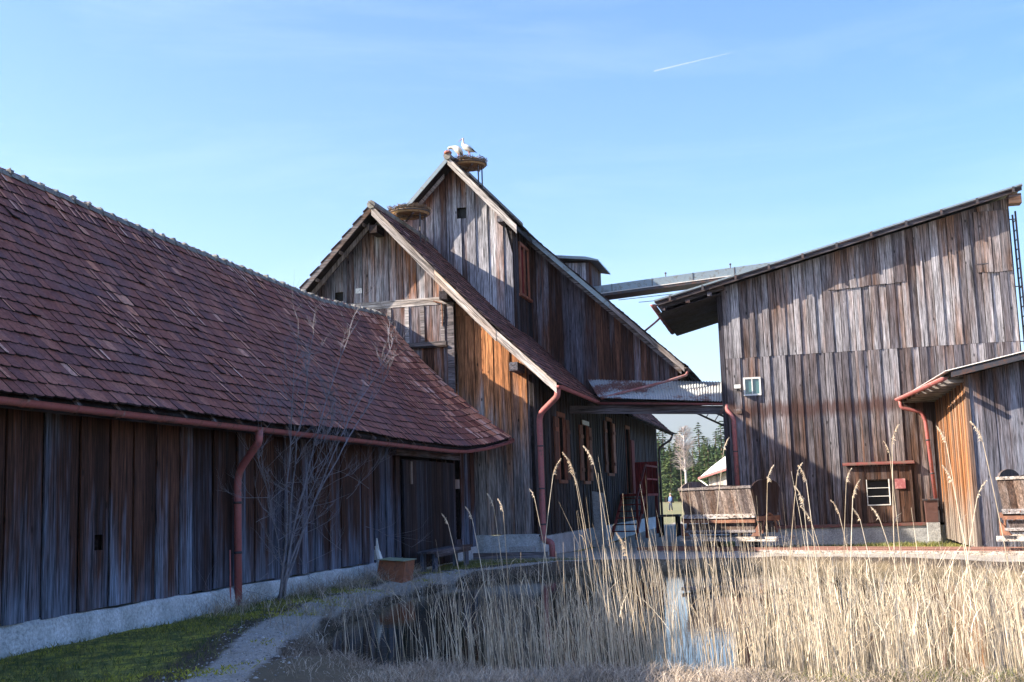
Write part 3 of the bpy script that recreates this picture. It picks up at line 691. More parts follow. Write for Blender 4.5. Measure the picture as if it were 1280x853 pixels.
# ================================================================ TALL BARN BEHIND (front block + wide cross block)
T = thing('tall_barn', 'tallest timber barn with a stork nest on its ridge and a small roof dormer', 'barn', (-10.9, 43, 0))
YC, YD = 37.5, 40.0
prR = [(-10.88, 13.08), (-9.0, 11.0), (-3.6, 5.86)]; fR = pw(sorted(prR)); fL = lambda x: 13.08+1.02*(x+10.88)
def topC(x): return (fR(x) if x > -10.88 else fL(x))-.15
board_wall(T, 'front_wall', 'Y', YC, -1, -15.5, -8.9, lambda u: 5.5, topC, (.2, .3), M['wood_tall'], holes=[(-10.78, -10.46, 11.08, 11.46)], breaks=(-10.88,), proud=.035,
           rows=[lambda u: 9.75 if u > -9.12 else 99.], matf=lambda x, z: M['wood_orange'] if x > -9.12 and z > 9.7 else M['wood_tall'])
obj('hatch_depth', MB().box((-10.9, YC+.12, 11.0), (-10.3, YC+.14, 11.6)), M['opening_black'], T)
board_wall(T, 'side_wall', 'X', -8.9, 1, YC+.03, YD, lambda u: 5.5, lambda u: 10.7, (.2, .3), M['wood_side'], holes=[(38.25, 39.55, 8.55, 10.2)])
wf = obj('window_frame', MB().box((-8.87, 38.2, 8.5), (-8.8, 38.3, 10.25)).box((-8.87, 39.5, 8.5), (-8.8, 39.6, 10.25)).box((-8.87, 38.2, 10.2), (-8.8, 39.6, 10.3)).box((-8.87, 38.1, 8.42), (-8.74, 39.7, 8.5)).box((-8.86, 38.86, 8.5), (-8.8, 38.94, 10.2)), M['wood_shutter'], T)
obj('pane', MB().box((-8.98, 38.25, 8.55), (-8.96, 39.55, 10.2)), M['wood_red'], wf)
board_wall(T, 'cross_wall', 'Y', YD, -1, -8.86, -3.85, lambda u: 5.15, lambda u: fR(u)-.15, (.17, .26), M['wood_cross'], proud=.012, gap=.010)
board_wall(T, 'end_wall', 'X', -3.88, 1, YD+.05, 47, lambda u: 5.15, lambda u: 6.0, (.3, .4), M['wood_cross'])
obj('floor_deck', MB().box((-8.8, YD+.02, 5.05), (-3.85, 47, 5.14)), M['wood_dark'], T)
obj('back_wall', MB().prism([(-15, 47, 5), (-3.9, 47, 5), (-3.9, 47, 5.9), (-9, 47, 10.8), (-10.88, 47, 12.9), (-15, 47, 8.7)], (0, .1, 0)), M['wood_cross'], T)
slab_roof(T, 'roof_deck', [(-10.88, 13.02), (-9.0, 10.94), (-8.62, 10.56)], 36.83, 39.3, .1)
slab_roof(T, 'roof_deck', [(-10.88, 13.02), (-9.0, 10.94), (-3.62, 5.82)], 39.33, 47.4, .1)
slab_roof(T, 'roof_deck', [(-10.88, 13.02), (-16, 7.8)], 36.83, 47.4, .1)
def surfT(y, s):
    x = lerp(-3.56, -10.84, s); return (x, y, fR(x)-.01)
tiled_slope(T, surfT, 36.9, 39.25, 44, .19, lambda y, s: .1, keep=lambda y, s: lerp(-3.56, -10.84, s) < -8.6)
tiled_slope(T, surfT, 39.35, 47.4, 44, .19, lambda y, s: .25 if y < 39.7 else .05)
obj('ridge_cap', MB().tube([(-10.88, 36.75, 13.1), (-10.88, 47.4, 13.1)], .13, 8), M['mortar'], T)
obj('finial_block', MB().blob((-10.88, 36.85, 13.22), (.14, .2, .08), 0, 8, 5, .15), M['tile'], T)
verge(T, [(-10.88, 13.1), (-8.58, 10.55)], 36.85, M['wood_rake'], .22)
verge(T, [(-10.89, 13.1), (-16, 7.85)], 36.85, M['zinc'], .14); verge(T, [(-11.1, 12.6), (-15.9, 7.75)], 37.15, M['wood_rake'], .12, 'inner_rafter')
verge(T, [(-9.0, 11.02), (-6.0, 8.16)], 39.36, M['zinc'], .15); verge(T, [(-5.99, 8.15), (-3.58, 5.86)], 39.35, M['wood_rake'], .15)
verge(T, [(-8.9, 10.72), (-3.7, 5.76)], 39.55, M['wood_beam_x'], .12, 'inner_rafter')
obj('purlin_end', MB().box((-9.25, 36.9, 10.72), (-9.02, 37.6, 10.92)), M['wood_beam_y'], T)
gutter(T, [(-3.5, 39.3, 5.80), (-3.5, 47.4, 5.80)], .075, M['iron_dark'], 1.2)
downpipe(T, [(-3.5, 39.45, 5.74), (-3.5, 39.3, 5.55), (-4.1, 39.05, 5.36), (-5.6, 38.7, 5.02), (-6.28, 38.45, 4.84)], .045, M['gutter_b'], (), 'sloping_pipe')
# dormer
dm = obj('dormer_wall', MB().box((-8.2, 41.05, 8.4), (-6.9, 43.2, 10.05)), M['wood_dark'], T)
x = -8.2
while x < -6.92:
    x2 = min(-6.9, x+.19); zb = fR(x2)-.1; obj('board', MB().prism([(x+.004, 41.04, zb+.1), (x2-.004, 41.04, zb), (x2-.004, 41.04, 10.02+(-.06)*(x2+8.2)), (x+.004, 41.04, 10.02-.06*(x+8.2))], (0, -.025, 0)), M['wood_tall'], dm); x = x2
obj('corner_board', MB().box((-6.95, 41.0, 9.0), (-6.87, 43.2, 9.98)), M['wood_cross'], dm)
obj('dormer_roof', MB().prism([(-8.6, 40.7, 10.32), (-7.0, 40.7, 10.12), (-6.55, 40.7, 9.98), (-6.55, 40.7, 9.93), (-7.0, 40.7, 10.02), (-8.6, 40.7, 10.22)], (0, 2.8, 0)), M['zinc'], T)

# ================================================================ PLANK BARN ON THE RIGHT
YP, XL, XR = 38.0, -2.15, 6.65
Pb = thing('mono_pitch_barn', 'tall grey plank barn with a single sloping roof on the right', 'barn', (2.2, 40.5, 0))
def roofP(x): return 7.78+(x+4.25)*.2465
topP = lambda u: roofP(u)-.14
board_wall(Pb, 'front_wall', 'Y', YP, -1, XL, XR, lambda u: .56, topP, (.19, .27), M['wood_plank'], rows=[lambda u: 5.86+.004*u], proud=.034, th=.024,
           holes=[(-1.62, -1.08, 4.66, 5.2), (1.92, 2.55, 1.13, 1.85)], gap=.016, matf=lambda x, z: M['wood_plank_low'] if z < 5.8 else M['wood_plank'])
# overlapping upper boarding patches with their own lower edge
board_wall(Pb, 'upper_boarding', 'Y', YP-.05, -1, 1.15, 3.5, lambda u: 7.82+.05*(u-1), topP, (.19, .26), M['wood_plank'], proud=.012, thick=.03)
board_wall(Pb, 'upper_boarding', 'Y', YP-.05, -1, 5.62, 6.62, lambda u: 8.05, lambda u: 9.95, (.19, .26), M['wood_plank'], proud=.012, thick=.03)
obj('bolt_plate', MB().box((5.55, YP-.1, 8.3), (5.95, YP-.08, 8.33)), M['iron_dark'], Pb)
board_wall(Pb, 'side_wall', 'X', XL, -1, YP+.03, 43, lambda u: .3, lambda u: roofP(XL)-.3, (.3, .4), M['wood_side'])
board_wall(Pb, 'side_wall', 'X', XR, 1, YP+.03, 43, lambda u: .3, lambda u: roofP(XR)-.3, (.3, .4), M['wood_side'])
obj('back_wall', MB().prism([(XL, 43, .2), (XR, 43, .2), (XR, 43, roofP(XR)-.3), (XL, 43, roofP(XL)-.3)], (0, .08, 0)), M['wood_side'], Pb)
obj('corner_post', MB().box((XL-.16, YP-.02, .3), (XL-.01, YP+.2, roofP(XL)-.3)), M['wood_side'], Pb)
# roof: sheet, fascia, rafters under the left overhang
X0, X1 = -4.25, 7.02
obj('roof_sheet', MB().prism([(X0, 37.4, roofP(X0)+.02), (X1, 37.4, roofP(X1)+.02), (X1, 37.4, roofP(X1)-.03), (X0, 37.4, roofP(X0)-.03)], (0, 6.0, 0)), M['iron_dark'], Pb)
obj('verge_board', MB().prism([(X0+.05, 37.44, roofP(X0)-.035), (X1-.02, 37.44, roofP(X1)-.035), (X1-.02, 37.44, roofP(X1)-.15), (X0+.05, 37.44, roofP(X0)-.15)], (0, .04, 0)), M['wood_beam_x'], Pb)
for x in np.arange(X0+.5, X1, 1.05): obj('verge_clip', MB().box((x-.035, 37.37, roofP(x)-.13), (x+.035, 37.395, roofP(x)+.03)), M['iron_dark'], Pb)
obj('verge_flashing', MB().prism([(X0, 37.39, roofP(X0)+.05), (X1, 37.39, roofP(X1)+.05), (X1, 37.39, roofP(X1)+.0), (X0, 37.39, roofP(X0)+.0)], (0, .12, 0)), M['zinc'], Pb)
for yy in (37.75, 39.0, 40.2, 41.4, 42.6):
    obj('rafter', MB().prism([(X0+.15, yy, roofP(X0+.15)-.04), (XL+.1, yy, roofP(XL+.1)-.04), (XL+.1, yy, roofP(XL)-.22), (X0+.15, yy, roofP(X0+.15)-.26)], (0, .14, 0)), M['wood_beam_x'], Pb)
for xx in (-4.0, -3.2, -2.5): obj('purlin', MB().box((xx-.07, 37.5, roofP(xx)-.36), (xx+.07, 43.3, roofP(xx)-.24)), M['wood_beam_y'], Pb)
obj('eave_soffit', MB().prism([(X0+.1, 37.6, roofP(X0)-.38), (XL, 37.6, roofP(XL)-.38), (XL, 37.6, roofP(XL)-.36), (X0+.1, 37.6, roofP(X0)-.36)], (0, .0+5.7, 0)), M['wood_dark'], Pb)
obj('end_block', MB().box((6.62, 37.5, roofP(6.6)-.42), (6.98, 37.9, roofP(6.6)-.12)), M['wood_beam_x'], Pb)
gutter(Pb, [(X0-.06, 37.4, roofP(X0)-.09), (X0-.06, 43.3, roofP(X0)-.22)], .09, M['gutter_b'], 1.2)
downpipe(Pb, [(X0-.06, 39.5, 7.56), (X0-.25, 39.5, 7.40), (-4.95, 39.8, 7.14)], .035, M['gutter_b'])
# window
wf = obj('window_frame', MB().box((-1.62, YP-.075, 4.64), (-1.57, YP-.0, 5.22)).box((-1.13, YP-.075, 4.64), (-1.08, YP-.0, 5.22)).box((-1.57, YP-.075, 5.17), (-1.13, YP, 5.22)).box((-1.57, YP-.075, 4.64), (-1.13, YP, 4.69)).box((-1.365, YP-.07, 4.69), (-1.335, YP-.01, 5.17)), M['white'], Pb)
for a in (-1.57, -1.335): obj('pane', MB().box((a, YP-.03, 4.69), (a+.205, YP-.024, 5.17)), M['pane'], wf)
fl = obj('floodlight', MB().box((-1.92, YP-.32, 4.86), (-1.68, YP-.18, 5.0)).tube([(-1.8, YP-.05, 4.88), (-1.8, YP-.2, 4.8), (-1.8, YP-.24, 4.88)], .02, 6), M['iron_dark'], Pb)
obj('lamp_glass', MB().box((-1.9, YP-.326, 4.87), (-1.7, YP-.321, 4.99)), M['white'], fl)
# little boarded bay with louvre under a red flashing
bay = obj('lower_bay', MB().box((1.34, YP-.10, .58), (1.9, YP-.055, 2.28)).box((2.57, YP-.10, .58), (3.25, YP-.055, 2.28)).box((1.9, YP-.10, .58), (2.57, YP-.055, 1.11)).box((1.9, YP-.10, 1.87), (2.57, YP-.055, 2.28)), M['wood_plank_low'], Pb)
x = 1.34
while x < 3.24:
    x2 = min(3.25, x+random.uniform(.14, .19))
    if x2 < 1.93 or x > 2.55: obj('board', MB().box((x+.004, YP-.118-random.choice((0, .02)), .58), (x2-.004, YP-.101, 2.27)), M['wood_bay'], bay)
    else:
        obj('board', MB().box((x+.004, YP-.12, 1.88), (x2-.004, YP-.101, 2.27)), M['wood_bay'], bay); obj('board', MB().box((x+.004, YP-.12, .58), (x2-.004, YP-.101, 1.10)), M['wood_plank_low'], bay)
    x = x2
obj('flashing', MB().prism([(1.24, YP-.05, 2.42), (3.34, YP-.05, 2.42), (3.34, YP-.26, 2.35), (1.24, YP-.26, 2.35)], (0, 0, -.03)), M['flash_red'], bay)
lv = obj('louvre', MB().box((1.90, YP-.14, 1.09), (2.58, YP-.09, 1.12)).box((2.55, YP-.14, 1.12), (2.58, YP-.09, 1.88)).box((1.90, YP-.13, 1.12), (1.92, YP-.09, 1.88)), M['white'], Pb)
for z in (1.36, 1.61): obj('slat', MB().box((1.92, YP-.12, z), (2.55, YP-.09, z+.018)), M['white'], lv)
obj('louvre_depth', MB().box((1.85, YP+.1, 1.0), (2.65, YP+.12, 1.95)), M['opening_black'], lv)
obj('red_board', MB().box((2.74, YP-.17, 1.58), (3.04, YP-.142, 1.88)), M['sign_red'], Pb)
obj('red_ledge', MB().box((XL, YP-.16, .46), (3.9, YP-.0, .555)), M['flash_red'], Pb)
obj('foundation', MB().box((XL, YP-.11, -.3), (6.6, YP+.1, .455)), M['concrete2'], Pb)
# ladder on the right side
Ld = thing('wall_ladder', 'steel rung ladder fixed to the right hand end of the grey plank barn', 'ladder', (7.0, 38.4, 4.5))
for yy in (38.25, 38.75): obj('rail', MB().beam((6.92+.02*(yy-38.25), yy, 4.5), (6.90, yy, 9.95), .05, .05, (0, 1, 0)), M['iron_dark'], Ld)
for i in range(17): obj('rung', MB().tube([(6.91, 38.25, 4.9+i*.3), (6.91, 38.75, 4.9+i*.3)], .016, 6), M['iron_dark'], Ld)
for z in (5.9, 7.6, 9.7): obj('bracket', MB().beam((6.66, 38.25, z), (6.92, 38.25, z), .03, .03), M['iron_dark'], Ld)

# ================================================================ CANOPY BETWEEN THE BARNS
Cn = thing('link_canopy', 'rusty corrugated canopy roof bridging the two barns above the passage', 'canopy', (-4.3, 39, 4.5))
mb = MB(); nW = 50; per = 8; n = nW*per; rows = 4
for i in range(n+1):
    u = i/n; ph = math.sin(i/per*2*math.pi)*.016
    for j in range(rows+1):
        v = j/rows; x = lerp(lerp(-6.35, -6.98, v), lerp(-2.13, -2.17, v), u); y = lerp(38.35, 40.0, v)+.0
        z = lerp(lerp(4.86, 4.52, u), lerp(5.66, 5.30, u), v)
        mb.v.append((x, y, z+ph))
for i in range(n):
    for j in range(rows): a = i*(rows+1)+j; mb.f.append((a, a+rows+1, a+rows+2, a+1)); mb.mi.append(0)
obj('corrugated_sheet', mb, M['corr'], Cn, True)
obj('under_deck', MB().prism([(-6.3, 38.45, 4.80), (-2.2, 38.45, 4.47), (-2.2, 40, 5.22), (-6.9, 40, 5.58)], (0, 0, -.04)), M['wood_dark'], Cn)
obj('front_beam', MB().beam((-7.35, 38.52, 4.52), (-2.2, 38.52, 4.26), .16, .26), M['wood_beam_x'], Cn)
obj('back_beam', MB().beam((-7.35, 41.9, 4.9), (-2.2, 41.9, 4.8), .16, .24), M['wood_beam_x'], Cn)
mb = MB()
gutter(Cn, [(-6.38, 38.27, 4.70), (-2.12, 38.27, 4.46)], .075, None, .9)
downpipe(Cn, [(-2.18, 38.05, 4.42), (-2.18, 38.0, 4.22), (-1.98, 37.86, 3.95), (-1.98, 37.86, .3)], .07, M['gutter'], (2.9, 1.6))
obj('bracket_beam', MB().beam((-2.4, 38.2, 4.18), (-1.7, 37.93, 4.16), .12, .16), M['wood_beam_x'], Cn)
# conveyor above
Cv = thing('conveyor_bridge', 'zinc clad conveyor bridge running from the dormer up to the plank barn roof', 'conveyor', (-3, 42, 9))
def cz(x): return 8.96+(x+6.57)*.063
obj('casing', MB().prism([(-6.9, 41.4, cz(-6.9)-.08), (2.2, 41.4, cz(2.2)-.08), (2.2, 41.4, cz(2.2)+.2), (-6.9, 41.4, cz(-6.9)+.2)], (0, .9, 0)), M['zinc'], Cv)
obj('lower_chord', MB().prism([(-6.7, 41.35, cz(-6.7)-.20), (2.2, 41.35, cz(2.2)-.20), (2.2, 41.35, cz(2.2)-.115), (-6.7, 41.35, cz(-6.7)-.115)], (0, 1.0, 0)), M['iron_dark'], Cv)
obj('edge_trim', MB().prism([(-6.7, 41.33, cz(-6.7)-.112), (2.2, 41.33, cz(2.2)-.112), (2.2, 41.33, cz(2.2)-.083), (-6.7, 41.33, cz(-6.7)-.083)], (0, .06, 0)), M['sheet_white'], Cv)
for x in np.arange(-6.2, 1, 1.45): obj('seam', MB().box((x-.012, 41.385, cz(x)-.08), (x+.012, 41.398, cz(x)+.205)), M['iron_dark'], Cv)
for x in (-4.3, -2.0): obj('vent_stub', MB().tube([(x, 41.8, cz(x)+.2), (x, 41.8, cz(x)+.38)], .02, 6).blob((x, 41.8, cz(x)+.4), .04), M['iron_dark'], Cv)
for x in (-3.15, -3.0): obj('hanger', MB().box((x-.02, 41.4, cz(x)-.5), (x+.02, 41.45, cz(x)-.3)), M['iron_dark'], Cv)
obj('tie_rod', MB().tube([(-6.0, 41.5, 8.60), (-2.9, 41.5, 8.72)], .012, 5).tube([(-5.3, 41.7, 8.5), (-3.2, 41.7, 8.55)], .012, 5), M['iron_dark'], Cv)
# lattice strut under the canopy by the plank barn
Ls = thing('lattice_strut', 'dark steel lattice frame slanting down behind the canopy', 'steel frame', (-3, 44, 4))
for dz in (0, .32): obj('chord', MB().beam((-4.4, 44, 4.98+dz), (-2.2, 44, 3.82+dz*1.1), .07, .07), M['iron_dark'], Ls)
for i in range(7):
    x = -4.2+i*.3; z = 4.98-(x+4.4)*.527; obj('brace', MB().beam((x, 44, z), (x+.18, 44, z+.26), .03, .03), M['iron_dark'], Ls)

# ================================================================ SHED AT RIGHT
S = thing('lean_to_shed', 'small timber shed with orange sunlit side and tin roof beside the plank barn', 'shed', (6, 34, 0))
roofS = lambda x: 4.38+(x-3.6)*.205
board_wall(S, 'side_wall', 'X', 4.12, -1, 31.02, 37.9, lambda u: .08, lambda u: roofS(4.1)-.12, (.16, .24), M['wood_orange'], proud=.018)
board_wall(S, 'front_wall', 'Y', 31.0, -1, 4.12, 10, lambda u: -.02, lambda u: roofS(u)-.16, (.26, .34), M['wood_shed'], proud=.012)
obj('corner_board', MB().box((4.05, 30.93, .0), (4.15, 31.0, 4.32)), M['wood_orange'], S)
obj('end_wall', MB().box((10, 31, 0), (10.1, 38, 5.3)), M['wood_shed'], S)
obj('roof_deck', MB().prism([(3.7, 30.5, roofS(3.7)-.03), (10.3, 30.5, roofS(10.3)-.03), (10.3, 37.9, roofS(10.3)-.03), (3.12, 37.9, roofS(3.12)-.03)], (0, 0, -.07)), M['wood_dark'], S)
mb = MB(); n = 8*62
for i in range(n+1):
    u = i/n; y = lerp(30.4, 37.9, u); ph = .018*math.sin(i/8*2*math.pi)
    for x in (lerp(3.56, 3.0, u), 10.4): mb.v.append((x, y, roofS(x)+.02+ph))
for i in range(n): a = i*2; mb.f.append((a, a+1, a+3, a+2)); mb.mi.append(0)
obj('tin_roof', mb, M['sheet_white'], S, True)
obj('verge_board', MB().prism([(3.7, 30.46, roofS(3.7)-.02), (10.3, 30.46, roofS(10.3)-.02), (10.3, 30.46, roofS(10.3)-.16), (3.7, 30.46, roofS(3.7)-.16)], (0, -.03, 0)), M['iron_dark'], S)
gutter(S, [(3.52, 30.35, 4.24), (2.98, 37.7, 4.30)], .085, None, .9)
mb = MB()
for y in np.arange(31.2, 37.8, .8): mb.box((lerp(3.6, 3.1, (y-30.4)/7.5), y, roofS(3.3)-.16), (4.1, y+.08, roofS(3.8)-.09))
obj('rafter_ends', mb, M['wood_pale'], S, kind='stuff')
downpipe(S, [(3.02, 37.4, 4.22), (3.05, 37.4, 4.0), (3.62, 37.45, 3.85), (3.72, 37.5, 3.6), (3.84, 37.5, 1.25)], .055, M['gutter'], (3.0, 2.0))
Bn = thing('lidded_bin', 'brown lidded bin on the red ledge in the corner by the shed', 'bin', (3.72, 37.55, .5))
obj('body', MB().prism([(3.54, 37.46, .56), (3.86, 37.46, .56), (3.88, 37.44, 1.2), (3.52, 37.44, 1.2)], (0, .3, 0)), M['bin'], Bn); obj('lid', MB().prism([(3.48, 37.4, 1.203), (3.92, 37.4, 1.203), (3.92, 37.4, 1.25), (3.48, 37.4, 1.25)], (0, .38, 0)), M['iron_dark'], Bn)
obj('handle', MB().tube([(3.66, 37.6, 1.25), (3.66, 37.6, 1.3), (3.78, 37.6, 1.3), (3.78, 37.6, 1.25)], .012, 6), M['iron_dark'], Bn)
obj('stand', MB().box((3.55, 37.45, .0), (3.9, 37.75, .55)), M['concrete2'], Bn)

# ================================================================ RAIL TRACK AND PEAT WAGONS
ANG = -math.atan2(.469, .883)
Tk = thing('rail_track', 'narrow rusty rail track with sleepers along the sunlit gravel', 'rail track', (-2.0, 33.68, 0), ANG)
for s in (-.34, .34):
    mb = MB().box((-3, s-.03, .03), (13, s+.03, .045)).box((-3, s-.010, .045), (13, s+.010, .10)).box((-3, s-.026, .10), (13, s+.026, .125)); obj('rail', mb, M['rail_iron'], Tk, local=True)
for i in range(20): obj('sleeper', MB().box((-2.8+i*.8, -.6, -.03), (-2.62+i*.8, .6, .035)), M['wood_pale'], Tk, local=True)
obj('edging_plank', MB().box((1.4, -.95, 0), (11, -.86, .09)), M['wood_pale'], Tk, local=True)
def wagon(loc, label):
    W = thing('peat_wagon', label, 'wagon', loc, ANG, 'old wooden peat wagons')
    L, Wd = 2.25, 1.46
    # flared box of vertical boards on both long sides
    for s in (-1, 1):
        sd = obj('side_panel', MB().prism([(-L/2, s*.50, .98), (L/2, s*.50, .98), (L/2, s*.73, 1.72), (-L/2, s*.73, 1.72)], (0, -s*.02, 0)), M['wood_dark'], W, local=True)
        n = 14
        for i in range(n):
            a = -L/2+i*L/n; b = a+L/n-.006
            obj('board', MB().prism([(a, s*.503, .98), (b, s*.503, .98), (b, s*.733, 1.70+random.uniform(-.01, .01)), (a, s*.733, 1.70)], (0, s*.022, 0)), M['wood_wagon'], sd, local=True)
        obj('top_rail', MB().beam((-L/2-.05, s*.755, 1.745), (L/2+.02, s*.755, 1.76), .07, .07), M['wood_pale'], W, local=True)
        obj('side_rail', MB().box((-L/2-.02, s*.62-.04, .93), (L/2+.02, s*.62+.04, 1.04)), M['wood_pale'], W, local=True)
        obj('iron_strip', MB().box((-L/2-.02, s*.64-.03, .80), (L/2+.02, s*.64+.03, .885)), M['iron_orange'], W, local=True)
        obj('lower_side', MB().prism([(-L/2+.1, s*.5, .50), (L/2-.1, s*.5, .50), (L/2-.05, s*.56, .78), (-L/2+.05, s*.56, .78)], (0, -s*.04, 0)), M['wood_wagon'], W, local=True)
        obj('lower_rail', MB().box((-L/2, s*.6-.03, .54), (L/2, s*.6+.03, .61)), M['wood_pale'], W, local=True)
        obj('sole_beam', MB().box((-L/2-.25, s*.45-.06, .30), (L/2+.55, s*.45+.06, .42)), M['wood_pale'], W, local=True)
        mb = MB()
        for i in range(9): mb.blob((-L/2+.15+i*L/9, s*.665, .985), .018, 0, 5, 4)
        obj('bolt_row', mb, M['iron_orange'], W, local=True)
    for e in (-1, 1):
        pr = [(-.5, .98), (.5, .98), (.74, 1.70)]+[(.74*math.cos(q)*.98, 1.72+.24*math.sin(q)) for q in np.linspace(.25, math.pi-.25, 8)]+[(-.74, 1.70)]
        ep = obj('end_panel', MB().prism([(e*L/2, y, z) for y, z in pr], (e*.045, 0, 0)), M['wood_side'] if e > 0 else M['wood_wagon'], W, local=True)
        mb = MB().tube([(e*(L/2+.08), .38*math.cos(q), .50+.52*math.sin(q)) for q in np.linspace(0, math.pi, 12)], .035, 6)
        obj('end_arch', mb, M['iron_orange'], W, local=True)
        obj('headstock', MB().box((e*(L/2+.02), -.6, .84) if e > 0 else (e*(L/2+.1), -.6, .84), (e*(L/2+.1), .6, .96) if e > 0 else (e*(L/2+.02), .6, .96)), M['iron_orange'], W, local=True)
        obj('tip_bracket', MB().prism([(e*(L/2-.15), -.62, .44), (e*(L/2+.12), -.62, .44), (e*(L/2+.12), -.62, .80)], (0, .05, 0)), M['iron_orange'], W, local=True)
    for x in (-.6, .6):
        ax = obj('axle', MB().tube([(x, -.4, .27), (x, .4, .27)], .03, 8), M['iron_dark'], W, local=True)
        for s in (-1, 1):
            obj('wheel', MB().tube([(x, s*.31, .27), (x, s*.37, .27)], .145, 16).tube([(x, s*.29, .27), (x, s*.31, .27)], .165, 16), M['iron_dark'], W, local=True)
    obj('peat_load', MB().blob((-.35, 0, 1.62), (.85, .6, .22), 0, 14, 7, .08), M['wood_dark'], W, local=True)
    return W
wagon((-2.0, 33.68, 0), 'wooden peat wagon with dark rounded end panel between the two barns')
wagon((5.75, 29.42, 0), 'wooden peat wagon cut by the right edge in front of the shed')

# ================================================================ SMALL THINGS NEAR THE LEFT BARN
Bq = thing('plank_bench', 'grey plank bench beside the barn door', 'bench', (-8.45, 27.6, 0))
for dx in (-.12, .12): obj('seat_plank', MB().beam((-8.45+dx, 26.1, .47), (-8.45+dx, 29.2, .50), .22, .05), M['wood_beam_y'], Bq)
obj('apron', MB().beam((-8.25, 26.2, .40), (-8.25, 29.1, .43), .03, .10), M['wood_beam_y'], Bq)
for y in (26.3, 28.9):
    for dx in (-.14, .14): obj('leg', MB().box((-8.45+dx-.035, y-.12, -.03), (-8.45+dx+.035, y+.12, .45)), M['wood_barn'], Bq)
Bx = thing('rusty_box', 'rust brown board box leaning by the barn foundation', 'box', (-8.35, 23.4, 0))
obj('front_panel', MB().prism([(-8.66, 23.28, -.02), (-8.10, 23.28, -.02), (-8.06, 23.36, .42), (-8.58, 23.36, .46)], (0, .03, 0)), M['box_brown'], Bx)
obj('side_panel', MB().prism([(-8.10, 23.31, -.02), (-8.10, 23.9, -.02), (-8.04, 23.95, .42), (-8.06, 23.39, .42)], (.03, 0, 0)), M['box_brown'], Bx)
obj('side_panel', MB().prism([(-8.66, 23.31, -.02), (-8.66, 23.9, -.02), (-8.58, 23.95, .46), (-8.58, 23.39, .46)], (.03, 0, 0)), M['box_brown'], Bx)
obj('back_panel', MB().prism([(-8.66, 23.9, -.02), (-8.07, 23.9, -.02), (-8.02, 23.95, .42), (-8.58, 23.95, .46)], (0, .03, 0)), M['box_brown'], Bx)
obj('lid', MB().prism([(-8.60, 23.30, .465), (-8.02, 23.30, .425), (-7.99, 24.02, .43), (-8.60, 24.02, .47)], (0, 0, .014)), M['mossy_lid'], Bx)
Wp = thing('splintered_post', 'white splintered birch post sticking up behind the rust brown box', 'post', (-8.72, 23.7, 0))
mb = MB().tube([(-8.64, 23.62, -.05), (-8.66, 23.64, .4), (-8.72, 23.66, .60), (-8.76, 23.66, .74)], [.075, .075, .06, .03], 7)
obj('post', mb, M['bark_pale'], Wp)
obj('splinter', MB().prism([(-8.76, 23.63, .5), (-8.66, 23.63, .5), (-8.73, 23.63, .90), (-8.745, 23.63, .90)], (0, .03, 0)), M['bark_pale'], Wp)
obj('splinter', MB().prism([(-8.80, 23.66, .45), (-8.74, 23.66, .45), (-8.80, 23.66, .66)], (0, .03, 0)), M['bark_pale'], Wp)
Sl = thing('leaning_slab', 'tall grey stone slab leaning on the dark side wall before the red stairs', 'slab', (-6.9, 41.2, 0))
obj('slab', MB().prism([(-7.12, 41, .0), (-6.72, 41, .0), (-6.76, 41, 1.75), (-7.16, 41, 1.82)], (0, .14, 0)), M['concrete2'], Sl)
obj('slab_foot', MB().box((-7.2, 40.9, -.1), (-6.65, 41.4, .12)), M['concrete2'], Sl)
# red stairs
St = thing('red_staircase', 'red painted outdoor stairs and landing at the barn side door', 'staircase', (-6.8, 48, 0))
obj('landing', MB().box((-7.3, 48.6, 1.6), (-6.2, 52.6, 1.7)), M['wood_red'], St)
for i in range(6): obj('step', MB().box((-7.2, 45.6+i*.5, .25+i*.25), (-6.3, 45.95+i*.5, .29+i*.25)), M['wood_red'], St)
for s in (-7.22, -6.28): obj('stringer', MB().beam((s, 45.3, .05), (s, 48.7, 1.62), .05, .2), M['wood_red'], St)
for y, z in ((45.6, .2), (47.1, .9), (48.7, 1.6), (50.6, 1.6), (52.5, 1.6)): obj('baluster', MB().box((-6.27, y-.04, z), (-6.19, y+.04, z+1.35)), M['wood_red'], St)
obj('handrail', MB().beam((-6.23, 45.5, 1.45), (-6.23, 48.7, 2.9), .06, .09), M['wood_red'], St)
obj('handrail', MB().beam((-6.23, 48.7, 2.85), (-6.23, 52.6, 2.85), .06, .09), M['wood_red'], St); obj('mid_rail', MB().beam((-6.23, 48.7, 2.3), (-6.23, 52.6, 2.3), .05, .07), M['wood_red'], St)
for y in (48.7, 52.4): obj('post', MB().box((-6.35, y-.05, -.1), (-6.22, y+.05, 1.6)), M['wood_red'], St)
obj('side_screen', MB().box((-7.2, 52.6, 1.7), (-6.2, 52.66, 3.1)), M['wood_red'], St)
Tr = thing('low_table', 'low dark plank table beyond the side wall of the barn', 'table', (-5.9, 50, 0))
obj('top', MB().box((-5.9, 49, .72), (-5.0, 50.2, .80)), M['wood_beam_x'], Tr)
for x in (-5.8, -5.1):
    for y in (49.1, 50.1): obj('leg', MB().box((x-.05, y-.05, -.1), (x+.05, y+.05, .72)), M['wood_dark'], Tr)

